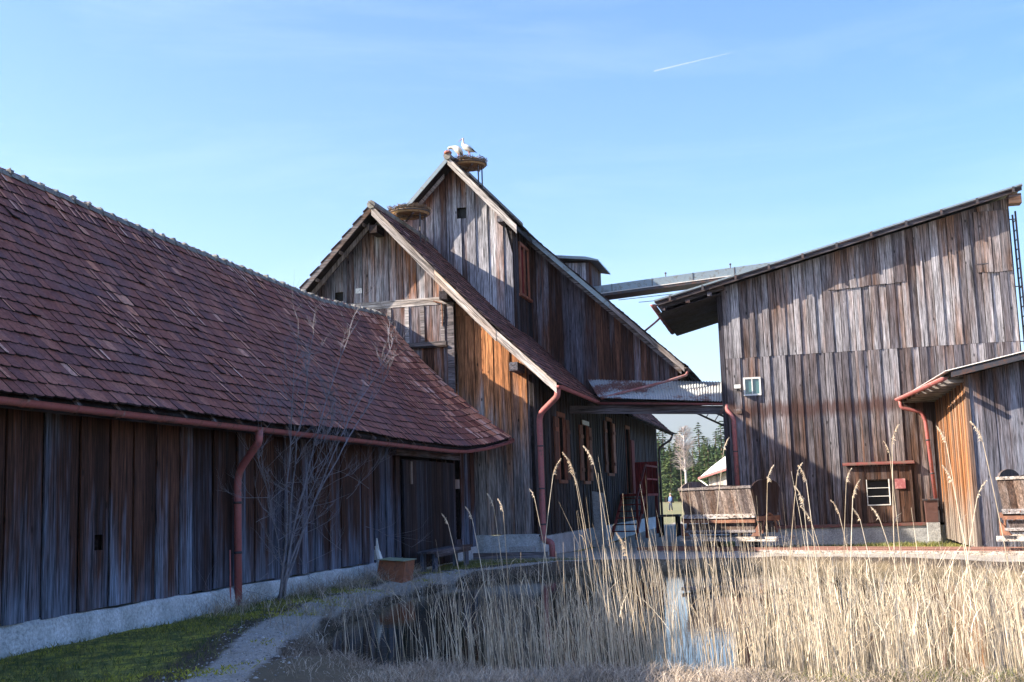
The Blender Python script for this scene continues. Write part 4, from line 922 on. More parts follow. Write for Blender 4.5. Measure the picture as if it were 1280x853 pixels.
# ================================================================ STORK NESTS AND STORKS
def nest(cx, cy, cz_, rad, label, base, twigs=620, hgt=.13):
    Nn = thing('stork_nest', label, 'nest', (cx, cy, base))
    mb = MB(); k = 20
    for (rd, z) in ((rad*.93, cz_-.09), (rad, cz_-.02), (rad*.98, cz_+.02)):
        for j in range(k): a = 2*math.pi*j/k; mb.v.append((cx+math.cos(a)*rd, cy+math.sin(a)*rd, z))
    for i in range(2):
        for j in range(k): mb.f.append((i*k+j, i*k+(j+1) % k, (i+1)*k+(j+1) % k, (i+1)*k+j)); mb.mi.append(0)
    mb.f += [tuple(range(k-1, -1, -1)), tuple(2*k+j for j in range(k))]; mb.mi += [0, 0]
    obj('platform', mb, M['nest_board'], Nn)
    obj('rim_hoop', MB().tube([(cx+math.cos(2*math.pi*j/20)*(rad+.01), cy+math.sin(2*math.pi*j/20)*(rad+.01), cz_-.02) for j in range(21)], .018, 6), M['iron_dark'], Nn)
    for j in range(3): a = j*math.pi/3; obj('under_batten', MB().beam((cx-math.cos(a)*rad*.9, cy-math.sin(a)*rad*.9, cz_-.115-j*.012), (cx+math.cos(a)*rad*.9, cy+math.sin(a)*rad*.9, cz_-.115-j*.012), .06, .03), M['wood_wagon'], Nn)
    for a in (-.5, .35, 2.6, 3.6): obj('pole', MB().tube([(cx+math.cos(a)*rad*.75, cy+math.sin(a)*rad*.75, base-.3 if abs(a) < 1 else base+.1), (cx+math.cos(a)*rad*.75, cy+math.sin(a)*rad*.75, cz_-.1)], .025, 6), M['iron_dark'], Nn)
    mb = MB()
    for _ in range(twigs):
        a = random.uniform(0, 6.28); r0 = rad*math.sqrt(random.random())*1.04; l = random.uniform(.12, .40); b = a+math.pi/2+random.uniform(-.7, .7)
        p = Vector((cx+math.cos(a)*r0, cy+math.sin(a)*r0, cz_+.02+random.uniform(0, hgt))); d = Vector((math.cos(b)*l/2, math.sin(b)*l/2, random.uniform(-.07, .07)))
        mb.tube([p-d, p+d], .009, 3, cap=False)
    obj('twigs', mb, M['twig'], Nn, kind='stuff'); return Nn
nest(-10.42, 37.75, 13.02, .62, 'round nest platform with two storks above the tallest gable', 12.4)
nest(-11.55, 34.7, 10.72, .64, 'empty round stork nest platform on the lower gable roof', 10.0)
def stork(x, y, z, label, up):
    K = thing('white_stork', label, 'stork', (x, y, z), 0)
    g_ = lambda pts: [(x+a, y+b*1., z+c) for a, b, c in pts]
    if up:
        body = g_([(.33, .0, .36), (.25, 0, .42), (.12, 0, .50), (0, 0, .58), (-.10, 0, .66), (-.15, 0, .74), (-.155, 0, .86), (-.15, 0, .93), (-.155, 0, .99), (-.19, 0, 1.0)])
        rad = [.02, .07, .12, .135, .115, .075, .042, .038, .052, .02]
        bill = g_([(-.18, 0, .99), (-.26, 0, .94), (-.36, -.01, .86)]); wing = g_([(-.05, -.10, .66), (.10, -.13, .58), (.25, -.10, .47), (.42, -.04, .32)]); eye = (x-.17, y-.045, z+1.0)
        legs = [g_([(.08, -.05, .45), (.10, -.05, .25), (.07, -.05, .0)]), g_([(.10, .05, .45), (.13, .05, .25), (.11, .05, .0)])]
    else:
        body = g_([(.22, .0, .28), (.16, 0, .38), (.08, 0, .48), (-.02, 0, .58), (-.10, 0, .63), (-.20, -.02, .66), (-.30, -.04, .67), (-.38, -.05, .64), (-.40, -.05, .60)])
        rad = [.03, .09, .14, .145, .12, .08, .055, .055, .02]
        bill = g_([(-.39, -.05, .62), (-.34, -.07, .53), (-.27, -.09, .46)]); wing = g_([(-.03, -.12, .60), (.07, -.14, .50), (.15, -.12, .38), (.24, -.05, .22)]); eye = (x-.36, y-.10, z+.65)
        legs = [g_([(.03, -.05, .38), (.06, -.05, .2), (.03, -.05, .0)]), g_([(.08, .05, .38), (.10, .05, .2), (.07, .05, .0)])]
    obj('body', MB().tube(body, rad, 10), M['feather_white'], K, True)
    obj('bill', MB().tube(bill, [.022, .014, .004], 6), M['bill_red'], K, True)
    for s in (0, 1):
        ws = [(a, b if s == 0 else 2*y-b, c) for a, b, c in wing]
        obj('wing', MB().tube(ws[:3], [.05, .085, .06], 8, flat=.5), M['cloth_pale'] if up else M['feather_white'], K, True)
        obj('flight_feathers', MB().tube(ws[1:], [.04, .06, .012], 8, flat=.5), M['feather_black'], K, True)
        obj('eye', MB().blob((eye[0], eye[1] if s == 0 else 2*y-eye[1]-(0 if up else .1), eye[2]), .009, 0, 5, 4), M['feather_black'], K)
    K.scale = (.82, .82, .82)
    for l in legs: obj('leg', MB().tube(l, [.03, .012, .010], 6).tube([l[-1], (l[-1][0]-.07, l[-1][1], l[-1][2]+.01)], .007, 5), M['bill_red'], K, True)
    return K
stork(-10.40, 37.55, 13.08, 'stork standing upright on the high nest with grey folded wings', True)
stork(-10.74, 37.6, 13.08, 'stork bending its neck to preen on the high nest, left of the upright one', False)

# ================================================================ PEOPLE FAR OFF
def person(x, y, label, top, legs_, face):
    Pn = thing('person', label, 'person', (x, y, 0), face)
    mesh = bpy.data.meshes.new('body'); V = [(0, 0, .95), (0, 0, 1.2), (0, .01, 1.42), (0, .01, 1.52), (0, -.01, 1.66), (.1, 0, .9), (.13, .05, .5), (.12, .12, .08), (.12, -.02, .03), (-.1, 0, .9), (-.12, -.10, .5), (-.12, -.12, .08), (-.12, -.26, .03),
        (.2, .01, 1.40), (.27, .03, 1.12), (.25, -.12, .9), (.24, -.18, .82), (-.2, .01, 1.40), (-.27, -.02, 1.12), (-.24, -.16, .93), (-.22, -.22, .86)]
    Ed = [(0, 1), (1, 2), (2, 3), (3, 4), (0, 5), (5, 6), (6, 7), (7, 8), (0, 9), (9, 10), (10, 11), (11, 12), (2, 13), (13, 14), (14, 15), (15, 16), (2, 17), (17, 18), (18, 19), (19, 20)]
    rads = [.14, .14, .13, .055, .10, .10, .07, .05, .045, .10, .07, .05, .045, .07, .05, .04, .035, .07, .05, .04, .035]
    mesh.from_pydata(V, Ed, []); o = bpy.data.objects.new('body', mesh); COL.objects.link(o); o.parent = Pn
    md = o.modifiers.new('skin', 'SKIN'); sv = mesh.skin_vertices[0].data
    for i, r0 in enumerate(rads): sv[i].radius = (r0, r0*.85)
    sv[0].use_root = True; o.modifiers.new('sub', 'SUBSURF').levels = 1; mesh.materials.append(M['skin'])
    obj('jacket', MB().tube([(0, 0, .92), (0, 0, 1.15), (0, .01, 1.38), (0, .01, 1.48)], [.19, .19, .2, .09], 12), top, Pn, True, local=True)
    obj('sleeve', MB().tube([(.18, .01, 1.42), (.28, .03, 1.12), (.25, -.12, .92)], [.08, .065, .05], 8), top, Pn, True, local=True); obj('sleeve', MB().tube([(-.18, .01, 1.42), (-.28, -.02, 1.12), (-.24, -.16, .95)], [.08, .065, .05], 8), top, Pn, True, local=True)
    obj('trouser_leg', MB().tube([(.09, 0, .98), (.13, .05, .5), (.12, .12, .09)], [.12, .085, .065], 8), legs_, Pn, True, local=True); obj('trouser_leg', MB().tube([(-.09, 0, .98), (-.12, -.10, .5), (-.12, -.12, .09)], [.12, .085, .065], 8), legs_, Pn, True, local=True)
    obj('hair', MB().blob((0, .03, 1.72), (.105, .115, .10), 0, 10, 6), M['hair'], Pn, True, local=True)
person(-15.1, 125, 'person in light blue jacket and jeans on the far grass', M['cloth_pale'], M['denim'], .6)
person(-13.2, 122, 'person in blue top and dark trousers at the end of the wagon', M['denim'], M['cloth_dark'], -1.2)

# ================================================================ FAR HOUSE, TREES
H = thing('distant_shed', 'distant pale timber shed with light roof and red gutter', 'shed', (-4, 110, 0))
E1, E2 = Vector((-9.93, 120, 3.2)), Vector((-5.45, 100, 3.75)); R1, R2 = Vector((-8.9, 122, 4.2)), Vector((-2.0, 112, 8.3)); dn = (E2-E1).normalized(); nn = Vector((dn.y, -dn.x, 0))*-1
I1, I2 = E1+dn*.8-nn*-.5, E2+nn*.5
hw = obj('front_wall', MB().prism([(I1.x+.3, I1.y, -.2), (I2.x+.3, I2.y, -.2), (I2.x+.3, I2.y, 3.7), (I1.x+.3, I1.y, 3.2)], (.2, 0, 0)), M['wood_pale'], H)
for i in range(20):
    a, b = I1.lerp(I2, i/20), I1.lerp(I2, (i+.94)/20); obj('board', MB().prism([(a.x+.25, a.y, -.2), (b.x+.25, b.y, -.2), (b.x+.25, b.y, 3.2+i*.025), (a.x+.25, a.y, 3.2+i*.025)], (.045, 0, 0)), M['wood_pale'], hw)
obj('roof', MB().prism([E1, E2, Vector((-3.2, 103, 6.9)), R2, R1], (0, 0, .12)), M['sheet_white'], H)
obj('back_wall', MB().prism([(-4.9, 100.5, -.2), (3, 105, -.2), (3, 105, 6.5), (-3.3, 103.2, 6.6), (-4.9, 100.5, 3.9)], (0, .2, 0)), M['wood_pale'], H)
obj('roof_slope', MB().prism([(-3.2, 103, 6.9), (4, 107, 6.6), (4, 116, 6.6), R2], (0, 0, .1)), M['sheet_white'], H)
obj('gutter', MB().beam(E1+Vector((-.1, 0, -.02)), E2+Vector((-.1, 0, -.02)), .2, .2), M['gutter'], H)
obj('downpipe', MB().tube([E1+Vector((-.1, -.1, -.1)), (I1.x+.15, I1.y-.1, 2.4), (I1.x+.15, I1.y-.1, -.2)], .08, 6), M['white'], H)
def leaf_mat(name, a, b):
    t = NT(name); pos, rnd, v = t.randvec(20); n1 = t.noise(pos, .7, 3, .6); n2 = t.noise(v, 6, 3, .6)
    c = t.mix(t.ramp(n1, [(.35, 0.), (.65, 1.)]), a, b); c = t.mix(1., c, t.ramp(n2, [(.3, .6), (.7, 1.3)]), 'MULTIPLY'); t.col(c, .8, .2)
    return t.m
M['needle'] = leaf_mat('spruce_needles', (.030, .065, .03), (.075, .13, .045)); M['needle2'] = leaf_mat('pine_needles', (.06, .10, .04), (.13, .18, .06))
def conifer_mesh(h, spread, seed, dense=1.):
    r0 = random.Random(seed); mb = MB(); z = h*.12
    while z < h:
        f_ = 1-(z-h*.12)/(h*.88); L = spread*(f_**.75)*r0.uniform(.75, 1.1)+.15; nb = int(5+5*f_)
        for b in range(nb):
            a = r0.uniform(0, 6.28); Lb_ = L*r0.uniform(.6, 1.1); dr = r0.uniform(.15, .4)
            nseg = int(5+Lb_*5*dense)
            for q in range(nseg):
                tt = r0.uniform(.15, 1); p = Vector((math.cos(a)*Lb_*tt, math.sin(a)*Lb_*tt, z-dr*Lb_*tt**1.4+r0.uniform(-.1, .1)))
                p += Vector((r0.uniform(-.22, .22), r0.uniform(-.22, .22), 0))*Lb_*.5; sz = r0.uniform(.22, .5)
                d = Vector((math.cos(a+r0.uniform(-.8, .8)), math.sin(a+r0.uniform(-.8, .8)), r0.uniform(-.7, .1))).normalized(); s_ = d.cross(Vector((r0.uniform(-.4, .4), r0.uniform(-.4, .4), 1))).normalized()
                mb.add([p-s_*sz*.28, p+d*sz, p+s_*sz*.28, p-d*sz*.5], [(0, 1, 2, 3)])
        z += h*.028
    return mb
protos = []
for i, (h, s, mk) in enumerate(((17, 2.6, 'needle'), (15, 2.9, 'needle2'), (19, 2.8, 'needle'))):
    cm = conifer_mesh(h, s, 40+i); tm = MB().tube([(0, 0, -.3), (0.05, 0, h*.5), (0, .05, h*.97)], [.26, .16, .03], 7); protos.append((cm, tm, M[mk]))
TREES = []; qr = random.Random(11); bs = [-.117, -.112, -.106, -.101, -.097, -.092, -.088, -.083, -.0785, -.074, -.069, -.064, -.060]
for i, b in enumerate(bs): y = qr.choice((236, 250, 266, 280)); TREES.append((b*y+qr.uniform(-.3, .3), y, (0, 2, 1, 0, 2, 0, 1, 2, 0, 1, 1, 2, 0)[i], (1.02, .98, 1.0, .93, .85, .84, .92, .98, .95, 1.05, 1.08, 1.0, 1.1)[i]*y/262, True))
first = {}; word = ('dark spruce', 'yellowish green pine', 'tall spruce'); ordn = 'first second third fourth fifth sixth seventh eighth ninth tenth eleventh twelfth thirteenth'.split(); c_ = 0
for x, y, k, s, vis in TREES:
    if k not in first:
        o = thing('conifer_tree', 'x', 'tree', (x, y, 0), 0, 'conifers at the edge of the far wood')
        cm, tm, mt = protos[k]; obj('crown', cm, mt, o, local=True); obj('trunk', tm, M['trunk'], o, True, local=True); first[k] = o
    else: o = copy_tree(first[k])
    if vis: o['label'] = word[k]+' in the far wood, '+ordn[c_]+' conifer from the left in the gap'; c_ += 1
    else: o['label'] = word[k]+' in the far wood, hidden behind the barns'
    o.location = (x, y, 0); o.rotation_euler.z = random.uniform(0, 6); o.scale = (s*1.45, s*1.45, s*random.uniform(.88, .99))
# backing wood
mb = MB(); q = random.Random(3)
for i in range(14000):
    x = q.uniform(-150, 110); y = q.uniform(292, 310); top = 12.5+2*math.sin(x*.31)+1.5*math.sin(x*.83+1); p = Vector((x, y, q.uniform(0, top))); s_ = q.uniform(.5, 1.3); a = q.uniform(0, 3.14)
    dx, dy = math.cos(a)*s_, math.sin(a)*s_; mb.add([p+Vector((-dx, -dy, -.4)), p+Vector((dx, dy, -.6)), p+Vector((0, 0, s_*1.5))], [(0, 1, 2)])
o = obj('far_wood', mb, M['needle']); o['kind'] = 'stuff'; o['label'] = 'dark wood behind the single trees'; o['category'] = 'wood'
def twig_tree(root, base, h, spread, seed, depth, r_base, stem_mat, twig_mat, lean=(0, 0), n0=3, upw=.35, bias=None):
    r0 = random.Random(seed); thick = MB(); thin = MB()
    def grow(p, d, L, rad, lv):
        pts = [p]; n = 5
        for i in range(n):
            d = (d+Vector((r0.uniform(-1, 1), r0.uniform(-1, 1), r0.uniform(-1, 1)))*.13+Vector((0, 0, upw*.12))).normalized()
            if bias: d = (d+Vector(bias(p))*.08).normalized()
            p = p+d*L/n; pts.append(p)
        rs = [rad*(1-.55*i/n) for i in range(n+1)]
        (thick if rad > .012*h/4 else thin).tube(pts, rs, 5 if rad > .008 else 3, cap=False)
        if lv == 0: return
        for k in range(r0.randint(n0, n0+2)):
            i = r0.randint(1, n); a = r0.uniform(0, 6.28); sp_ = r0.uniform(.35, .9)*spread
            v = Vector((math.cos(a)*sp_, math.sin(a)*sp_, .3)); dd = (d+v).normalized()
            grow(pts[i], dd, L*r0.uniform(.42, .72), rs[i]*.55, lv-1)
    grow(Vector(base), Vector((lean[0], lean[1], 1)).normalized(), h*.62, r_base, depth)
    return thick, thin
Bi = thing('birch_tree', 'bare pale birch tree in front of the dark conifers', 'tree', (-21.0, 222, 0))
th_ = MB().tube([(-21, 222, -.3), (-20.95, 222, 5), (-21.05, 222, 10), (-20.95, 222, 14.3)], [.24, .19, .12, .03], 8); tn_ = MB(); qb = random.Random(8)
for i in range(150):
    z = qb.uniform(5.5, 14); a = qb.uniform(0, 6.28); l = (2.6 if z < 11 else (14.8-z)*.75)*qb.uniform(.5, 1.05); p = Vector((-21, 222, z)); d = Vector((math.cos(a), math.sin(a), qb.uniform(.5, 1.3))).normalized(); e = p+d*l
    tn_.tube([p, p+d*l*.5, e], [.045, .03, .015], 3, cap=False)
    for k in range(7):
        q0 = p.lerp(e, qb.uniform(.3, 1)); d2 = (d+Vector((qb.uniform(-1, 1), qb.uniform(-1, 1), qb.uniform(-.6, .7)))).normalized(); tn_.tube([q0, q0+d2*l*.35, q0+d2*l*.6+Vector((0, 0, -.12*l))], [.02, .015, .008], 3, cap=False)
obj('trunk', th_, M['birch'], Bi); obj('twigs', tn_, M['twig_birch'], Bi, kind='stuff')
# bare shrub by the barn
Sh = thing('bare_shrub', 'leafless grey shrub growing against the tiled barn', 'shrub', (-8.72, 18.9, 0))
tw = MB(); qs = random.Random(21)
def sprig(p, d, L, rad, lv):
    pts = [p]
    for i in range(4):
        d = (d+Vector((qs.uniform(-.25, .25), qs.uniform(-.3, .3), qs.uniform(-.12, .22)))).normalized(); p = p+d*L/4; pts.append(p)
    tw.tube(pts, [rad, rad*.85, rad*.7, rad*.5, rad*.25], 4 if lv else 3, cap=False)
    if lv:
        for k in range(qs.randint(3, 5)):
            q0 = pts[qs.randint(1, 4)]; v = Vector((qs.uniform(-.5, .5), qs.uniform(-1, 1), qs.uniform(-.1, .7))); sprig(q0, (d*.9+v).normalized(), L*qs.uniform(.35, .7), rad*.6, lv-1)
for i, (y1, z1, x1) in enumerate(((19.6, 4.7, -8.35), (20.7, 4.75, -8.1), (23.2, 4.8, -8.2), (22.4, 4.2, -7.9), (18.2, 4.0, -8.2), (17.6, 2.6, -8.5), (20.3, 3.4, -8.3), (21.6, 3.5, -8.5))):
    b0 = Vector((-8.68+qs.uniform(-.06, .08), 18.85+qs.uniform(-.12, .16), -.05)); e = Vector((x1, y1, z1)); pts = []; n = 12
    off = Vector((0, 0, 0))
    for k in range(n+1):
        t_ = k/n; off += Vector((qs.uniform(-.03, .03), qs.uniform(-.05, .05), 0)); p = b0.lerp(e, t_); p.y = lerp(b0.y, e.y, t_**1.45); pts.append(p+off)
    r0 = .021 if i < 5 else .014; obj('stem', MB().tube(pts, [r0*(1-.78*k/n) for k in range(n+1)], 6), M['branch'], Sh, True)
    for k in range(3, n+1):
        for _ in range(1 if k < 7 else 2):
            up = .9 if k > 5 else .3; d = Vector((qs.uniform(-.4, .6), qs.uniform(-1, 1), qs.uniform(.0, 1)*up)).normalized(); sprig(pts[k], (d+Vector((0, 0, up*.5))).normalized(), qs.uniform(.35, .9), .006, 2 if k % 3 == 0 else 1)
for i in range(22):
    p = Vector((-8.75+qs.uniform(0, .3), qs.uniform(17.9, 22.6), qs.uniform(.5, 2.3))); sprig(p, Vector((qs.uniform(-.1, .4), qs.uniform(-1, 1), qs.uniform(-.3, .4))).normalized(), qs.uniform(.6, 1.3), .005, 2)
obj('twigs', tw, M['branch'], Sh, kind='stuff')

# ================================================================ REEDS AND GRASS
def stalk_mat(name, a, b, patchy=False):
    t = NT(name); pos = t.n('NewGeometry').outputs['Position']; at = t.n('Attribute', attribute_name='tint').outputs['Fac']; rnd = t.n('ObjectInfo').outputs['Random']
    q_ = t.math('FRACT', t.math('ADD', at, rnd)); c = t.mix(q_, a, b); pn = t.noise(pos, 1.7, 4, .65); c = t.mix(1., c, t.ramp(pn, [(.3, .5), (.7, 1.3)]), 'MULTIPLY') if patchy else c; n = t.noise(t.mapv(pos, (40, 40, 5)), 1., 3, .6); c = t.mix(1., c, t.ramp(n, [(.3, .6), (.7, 1.25)]), 'MULTIPLY')
    t.col(c, .75, .25)
    tr = t.n('BsdfTranslucent'); t.l(c, tr.inputs[0]); mx = t.n('MixShader'); mx.inputs[0].default_value = .18
    t.l(t.b.outputs[0], mx.inputs[1]); t.l(tr.outputs[0], mx.inputs[2]); t.l(mx.outputs[0], t.out.inputs[0]); return t.m
M['reed'] = stalk_mat('dry_reed', (.50, .40, .28), (.88, .79, .64)); M['straw'] = stalk_mat('dry_grass', (.28, .22, .17), (.68, .59, .49), True); M['green'] = stalk_mat('green_grass', (.085, .13, .045), (.30, .27, .10), True); M['plume'] = stalk_mat('reed_plume', (.62, .50, .36), (.80, .69, .54))
M['litter'] = stalk_mat('brown_litter', (.15, .11, .08), (.34, .28, .22)); M['moss'] = stalk_mat('yellow_moss', (.30, .29, .03), (.50, .46, .07)); M['pebble'] = stalk_mat('pebble', (.22, .21, .21), (.60, .58, .56))
def ribbons(name, P, H, W, D, B, segs, mat, label, sides=2, cat='grass'):
    """N tapering stalks: root P, height H, width W, lean D (dx,dy per height), bend B"""
    N = len(P); ts = np.linspace(0, 1, segs+1); ang = rng.uniform(0, 2*np.pi, N)
    cx = P[:, None, 0]+H[:, None]*(D[:, None, 0]*ts+B[:, None, 0]*ts**2.5); cy = P[:, None, 1]+H[:, None]*(D[:, None, 1]*ts+B[:, None, 1]*ts**2.5)
    sag = np.hypot(B[:, 0], B[:, 1]); cz_ = P[:, None, 2]+H[:, None]*(ts-.35*sag[:, None]*ts**3)
    wd = W[:, None]*(1-.75*ts**2)
    V = []
    for s in range(sides):
        a = ang[:, None]+s*2*np.pi/sides; V.append(np.stack([cx+np.cos(a)*wd, cy+np.sin(a)*wd, cz_], -1))
    V = np.stack(V, 2); co = V.reshape(-1, 3)
    base = (np.arange(N)*(segs+1)*sides)[:, None, None]; i = np.arange(segs)[None, :, None]*sides; s0 = np.arange(sides if sides > 2 else 1)[None, None, :]; s1 = (s0+1) % sides
    q = np.stack([base+i+s0, base+i+s1, base+i+sides+s1, base+i+sides+s0], -1).reshape(-1, 4)
    me = bpy.data.meshes.new(name); me.vertices.add(len(co)); me.vertices.foreach_set('co', co.astype(np.float32).ravel()); me.loops.add(q.size); me.loops.foreach_set('vertex_index', q.ravel().astype(np.int32))
    me.polygons.add(len(q)); me.polygons.foreach_set('loop_start', (np.arange(len(q))*4).astype(np.int32)); me.update(calc_edges=True)
    at = me.attributes.new('tint', 'FLOAT', 'POINT'); at.data.foreach_set('value', np.repeat(rng.random(N), (segs+1)*sides).astype(np.float32)); me.materials.append(mat)
    o = bpy.data.objects.new(name, me); COL.objects.link(o); o['kind'] = 'stuff'; o['label'] = label; o['category'] = cat; return o
def scatter(n, x0, x1, y0, y1, dens):
    X = rng.uniform(x0, x1, n*4); Y = rng.uniform(y0, y1, n*4); k = rng.random(n*4) < dens(X, Y); X, Y = X[k][:n], Y[k][:n]; Z, S_ = height(X, Y); return X, Y, Z, S_
# image-like column of a root: how far right of the view axis
def bearing(X, Y): return X/Y
def reed_d(X, Y):
    b = bearing(X, Y); _, s_ = height(X, Y); d = np.interp(b, [-.37, -.33, -.27, -.22, -.16, -.125, -.10, -.05, -.03, .05, .2, .35], [.05, .22, .45, .60, .78, .75, .38, .36, .62, .66, .68, .68])
    d = d*(.55+.9*vnoise(X, Y, .45, 9))
    return np.where((s_ < .15) | ((b > .0) & (Y > 10.6) & (Y < 14)), d, 0)*np.where((b < -.02) & (Y > 15.5), .07, 1)*np.where((b > 0) & (s_ > .1), .9, 1)
X, Y, Z, S_ = scatter(5000, -5.8, 7.5, 10.6, 22, reed_d)
n = len(X); b = bearing(X, Y); Hh = np.interp(b, [-.37, -.2, -.1, -.02, .04, .2], [.85, 1.2, 1.7, 1.5, .95, .85])*rng.uniform(.5, 1.2, n)+.25
tl = rng.random(n) < .09; Hh[tl] *= rng.uniform(1.15, 1.45, tl.sum())
lean = rng.normal(0, .05, (n, 2))+np.array([-.07, 0]); lean[rng.random(n) < .06] *= 3.2
bend = rng.normal(0, .03, (n, 2)); kk = rng.random(n) < .03; bend[kk] = rng.normal(0, .3, (kk.sum(), 2))
ribbons('reed_bed', np.stack([X, Y, np.minimum(Z, WATER)-.1], -1), Hh, rng.uniform(.0026, .0056, n), lean, bend, 6, M['reed'], 'bed of dry straw coloured reeds standing in the pond', 3, 'reeds')
# fallen / slanting leaves between the reeds
X, Y, Z, S_ = scatter(900, -5.2, 7, 12.5, 20, reed_d); n = len(X)
P0 = np.stack([X, Y, np.maximum(Z, WATER)+rng.uniform(0, .8, n)*rng.random(n)], -1)
ribbons('reed_leaves', P0, rng.uniform(.25, .6, n), rng.uniform(.002, .004, n), rng.normal(0, .6, (n, 2)), rng.normal(0, .3, (n, 2)), 5, M['reed'], 'broken dry reed leaves among the stalks', 2, 'reeds')
X, Y, Z, S_ = scatter(1500, -5.2, 7, 11, 20, reed_d); n = len(X)
P0 = np.stack([X, Y, np.maximum(Z, WATER)+rng.uniform(.1, .7, n)], -1)
ribbons('reed_leaves', P0, rng.uniform(.15, .35, n), rng.uniform(.002, .005, n), rng.normal(0, .22, (n, 2)), rng.normal(0, .22, (n, 2)), 5, M['reed'], 'narrow dry leaf blades on the reed stalks', 2, 'reeds')
X, Y, Z, S_ = scatter(5000, -.5, 5, 9.6, 12.6, lambda x, y: (height(x, y)[1] > -.1)*(.2+vnoise(x, y, .4, 52))); n = len(X)
ribbons('shore_grass', np.stack([X, Y, Z-.01], -1), rng.uniform(.04, .15, n), rng.uniform(.002, .004, n), rng.normal(0, .4, (n, 2)), rng.normal(0, .5, (n, 2)), 2, M['green'], 'olive green grass under the reeds at the near right bank')
# near shore dry grass
def dry_d(X, Y):
    _, s_ = height(X, Y); k = smooth(-.15, .25, s_)*smooth(4.5, 3.4, s_); b = bearing(X, Y); return k*np.interp(b, [-.48, -.40, -.33, -.02, .05, 1], [.0, .15, .9, 1, .5, .5])*(.3+vnoise(X, Y, .3, 5))
X, Y, Z, S_ = scatter(26000, -6.5, 5.0, 9.4, 13.2, dry_d); n = len(X)
ribbons('dry_grass', np.stack([X, Y, Z-.02], -1), rng.uniform(.04, .19, n)*(.4+.9*vnoise(X, Y, .5, 6)), rng.uniform(.0018, .0042, n), rng.normal(0, .45, (n, 2)), rng.normal(0, .5, (n, 2)), 3, M['straw'], 'matted dry grass on the near bank of the pond')
X, Y, Z, S_ = scatter(1600, -6.8, 6.5, 11.5, 24, lambda x, y: (height(x, y)[1] < -.1)*smooth(-2.2, -.1, height(x, y)[1])*vnoise(x, y, .5, 41)); n = len(X)
ribbons('floating_debris', np.stack([X, Y, np.full(n, WATER+.004)], -1), np.full(n, .02), rng.uniform(.002, .005, n), rng.normal(0, 6, (n, 2)), rng.normal(0, 2, (n, 2))*0, 2, M['litter'], 'broken stalks floating on the pond near its banks', 2, 'reeds')
# far bank and right side tufts
def bank_d(X, Y):
    _, s_ = height(X, Y); return smooth(-.1, .1, s_)*smooth(1.1, .3, s_)*(.2+vnoise(X, Y, .6, 8))*(Y > 14.5)
X, Y, Z, S_ = scatter(9000, -8, 9, 14, 30.5, bank_d); n = len(X)
ribbons('bank_grass', np.stack([X, Y, Z-.02], -1), rng.uniform(.08, .38, n), rng.uniform(.003, .006, n), rng.normal(0, .3, (n, 2)), rng.normal(0, .4, (n, 2)), 3, M['straw'], 'dry tufts along the far bank of the pond')
def green_d(X, Y):
    d = X-XA; p = path_x(Y)-.45-XA; k = smooth(0.1, .3, d)*smooth(p+.3, p-.4, d); return k*(.15+vnoise(X, Y, .5, 12))*smooth(9, 10, Y)
X, Y, Z, S_ = scatter(14000, -9.1, -5.5, 9, 31, green_d); n = len(X)
ribbons('green_grass', np.stack([X, Y, Z-.01], -1), rng.uniform(.03, .12, n), rng.uniform(.003, .006, n), rng.normal(0, .4, (n, 2)), rng.normal(0, .5, (n, 2)), 2, M['green'], 'short green grass and moss strip beside the barn foundation')
X = rng.uniform(-2, 9, 9000); Y = rng.uniform(32, 37.8, 9000); k = (Y+.56*(X-1) > 33.2) & ~((X > 4) & (Y > 30.9)); X, Y = X[k], Y[k]; Z, _ = height(X, Y); n = len(X)
ribbons('green_grass', np.stack([X, Y, Z-.01], -1), rng.uniform(.04, .16, n), rng.uniform(.006, .010, n), rng.normal(0, .4, (n, 2)), rng.normal(0, .5, (n, 2)), 2, M['green'], 'green grass strip in front of the plank barn')
def weed_d(X, Y): return smooth(.1, .25, X-XA)*smooth(1.2, .4, X-XA)*(vnoise(X, Y, .4, 15) > .5)
X, Y, Z, S_ = scatter(2200, -9.0, -7.8, 16, 26, weed_d); n = len(X)
ribbons('dead_weeds', np.stack([X, Y, Z-.01], -1), rng.uniform(.1, .4, n), rng.uniform(.002, .004, n), rng.normal(0, .4, (n, 2)), rng.normal(0, .5, (n, 2)), 3, M['straw'], 'grey dead weeds along the barn foundation')
def edge_d(X, Y):
    _, s_ = height(X, Y); return smooth(-.1, .1, s_)*smooth(1.1, .5, s_)*smooth(.25, .5, X-path_x(Y))*(.25+vnoise(X, Y, .35, 21))
X, Y, Z, S_ = scatter(9000, -8, -3.5, 9.8, 24, edge_d); n = len(X)
ribbons('bank_litter', np.stack([X, Y, Z], -1), rng.uniform(.03, .13, n), rng.uniform(.002, .004, n), rng.normal(0, .9, (n, 2)), rng.normal(0, .6, (n, 2)), 2, M['litter'], 'matted brown grass between the path and the pond')
def moss_d(X, Y): return smooth(.15, .4, X-XA)*smooth(.35, -.1, X-path_x(Y))*(vnoise(X, Y, .6, 33)+.25*vnoise(X, Y, .15, 34) > .66)
X, Y, Z, S_ = scatter(9000, -9.1, -4.5, 9.5, 26, moss_d); n = len(X)
ribbons('moss_tufts', np.stack([X, Y, Z], -1), rng.uniform(.015, .05, n), rng.uniform(.004, .009, n), rng.normal(0, .8, (n, 2)), rng.normal(0, .5, (n, 2)), 2, M['moss'], 'yellow green moss tufts along the path', 2, 'moss')
X = rng.uniform(-8.6, -3.5, 16000); Y = rng.uniform(9.3, 31, 16000); k = (np.abs(X-path_x(Y)) < .62*rng.random(16000)**.5+.05); X, Y = X[k], Y[k]; Z, _ = height(X, Y); n = len(X)
